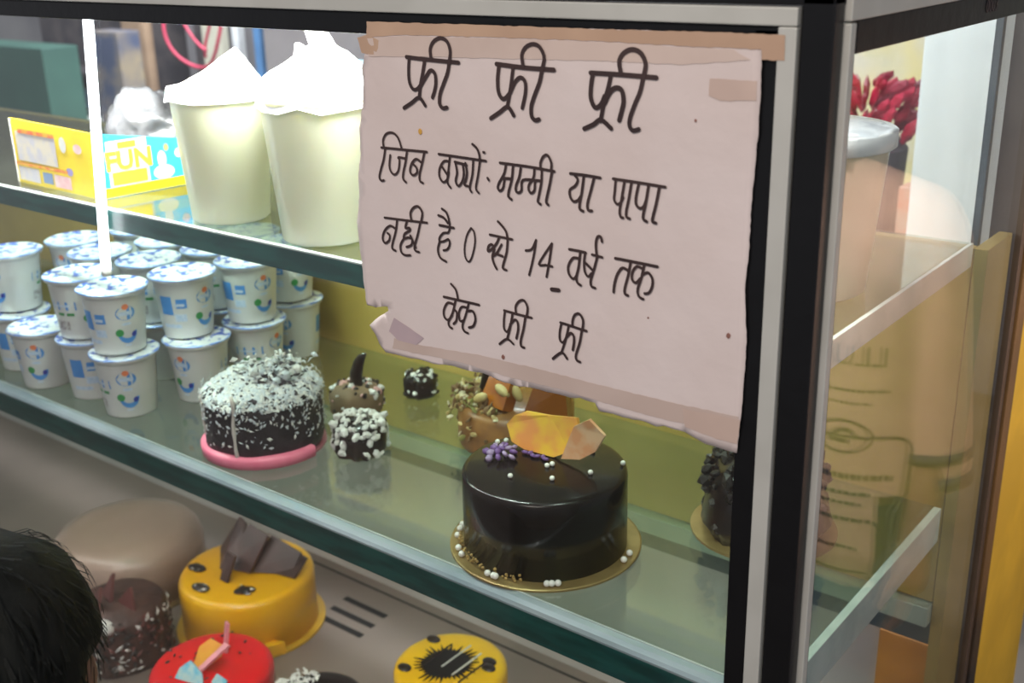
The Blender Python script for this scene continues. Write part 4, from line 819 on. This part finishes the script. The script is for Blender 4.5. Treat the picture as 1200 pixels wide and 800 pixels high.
    # trousers
    b = NB()
    for x in (-.06, 0, .06): ball(b, V(x, .005, .88), .105*k, 2)
    for s in (-1, 1): capsule(b, V(.085*s, 0, .86), V(.092*s, -.01, .47), .094*k, .068*k); capsule(b, V(.092*s, -.01, .47), V(.095*s, .012, .08), .068*k, .055*k)
    remeshed('trousers', b, trouser_m, t, .009*max(k, .8), 4)
    for s in (-1, 1):
        b = NB(); capsule(b, V(.095*s, .035, .040), V(.106*s, -.135, .030), .045*k, .034*k)
        for v in b.verts: v.co.z = max(v.co.z, .001)
        obj('shoe', b, M('dark_shoe', (.04, .03, .025), rough=.5), t, smooth=True)
    return t, sh
tan_shirt = M('cream_tshirt', (.74, .48, .37), (.68, .43, .33), scale=9, rough=.85, bump=.2)
jeans = M('navy_jeans', (.05, .07, .14), rough=.85)
PK = 1.0; PL = Vector((.405, .93, FZ))
t, shp = person('person in a cream printed T-shirt with navy sleeve stripes, mirrored in the side glass', PL, 0, PK, tan_shirt, jeans, sleeve=.40)
# shirt print: emblem, rounded box, text (on the chest, following the cloth)
pr = M('shirt_print', (.05, .045, .06), rough=.8)
dgp = bpy.context.evaluated_depsgraph_get()
from mathutils.bvhtree import BVHTree
bvh = BVHTree.FromPolygons([v.co.copy() for v in shp.data.vertices], [tuple(p.vertices) for p in shp.data.polygons])
def drape(bm, off=.0015):
    for v in bm.verts:
        h = bvh.ray_cast(Vector((v.co.x, -1, v.co.z)), Vector((0, 1, 0)))
        v.co.y = (h[0].y if h[0] is not None else -.1)-off
    return bm
def shirt_text(body, size, x, z, name='shirt_lettering'):
    bm = text_bm(body, size, 0); xf(bm, Matrix.Translation((x, 0, z)) @ MX((1, 0, 0), (0, 0, 1), (0, -1, 0)))
    obj(name, drape(bm), pr, shp)
zz = lambda z: z-FZ
def line_strip(pts, w, name):
    b = NB()
    for p, q in zip(pts, pts[1:]):
        p = Vector(p); q = Vector(q); n_ = (q-p).normalized(); n_ = Vector((-n_.y, n_.x))*w/2; k_ = max(1, int((q-p).length/.01))
        for i in range(k_):
            a = p.lerp(q, i/k_); c_ = p.lerp(q, (i+1)/k_); b.faces.new([b.verts.new((u.x, 0, u.y)) for u in (a-n_, c_-n_, c_+n_, a+n_)])
    obj(name, drape(b), pr, shp)
bx0, bx1, bz0, bz1, cr = -.200, .010, zz(-.375), zz(-.145), .025
rr = []
for cx_, cz_, a0 in ((bx1-cr, bz1-cr, 0), (bx0+cr, bz1-cr, PI/2), (bx0+cr, bz0+cr, PI), (bx1-cr, bz0+cr, 1.5*PI)):
    rr += [(cx_+cr*math.cos(a0+k*PI/8), cz_+cr*math.sin(a0+k*PI/8)) for k in range(5)]
line_strip(rr+[rr[0]], .0045, 'printed_box')
ex, ez = -.115, zz(-.145)
line_strip([(ex+.040*math.cos(a), ez+.026*math.sin(a)) for a in [2*PI*k/28 for k in range(29)]], .004, 'printed_emblem')
line_strip([(ex-.02, ez), (ex-.008, ez+.012), (ex+.01, ez+.008), (ex+.02, ez-.006), (ex-.01, ez-.008)], .007, 'printed_emblem')
shirt_text('LLU PE', .045, -.10, zz(-.03)); 
def dashes(x0, x1, z, w):
    x = x0
    while x < x1:
        L_ = random.uniform(.006, .016); line_strip([(x, z+random.uniform(-.001, .001)), (min(x+L_, x1), z)], w, 'shirt_print_mark'); x += L_+.003
for x0, x1, z, w in ((-.17, -.03, -.07, .004), (-.15, -.06, -.09, .003), (-.185, .0, -.210, .009), (-.16, -.05, -.238, .006), (-.15, -.06, -.255, .005), (-.18, -.02, -.282, .006), (-.15, -.07, -.330, .005)): dashes(x0, x1, zz(z), w)
# child whose head shows at the lower left, facing the case
ck = .80
hd = Vector((-.456, -.388, .100)); rzc = PI+.67
t, _ = person('child with short black hair seen from behind at the lower left corner', (hd.x, hd.y, FZ), rzc, (hd.z-FZ)/1.556, M('child_shirt_green', (.05, .07, .05), rough=.85), jeans, sleeve=.2)
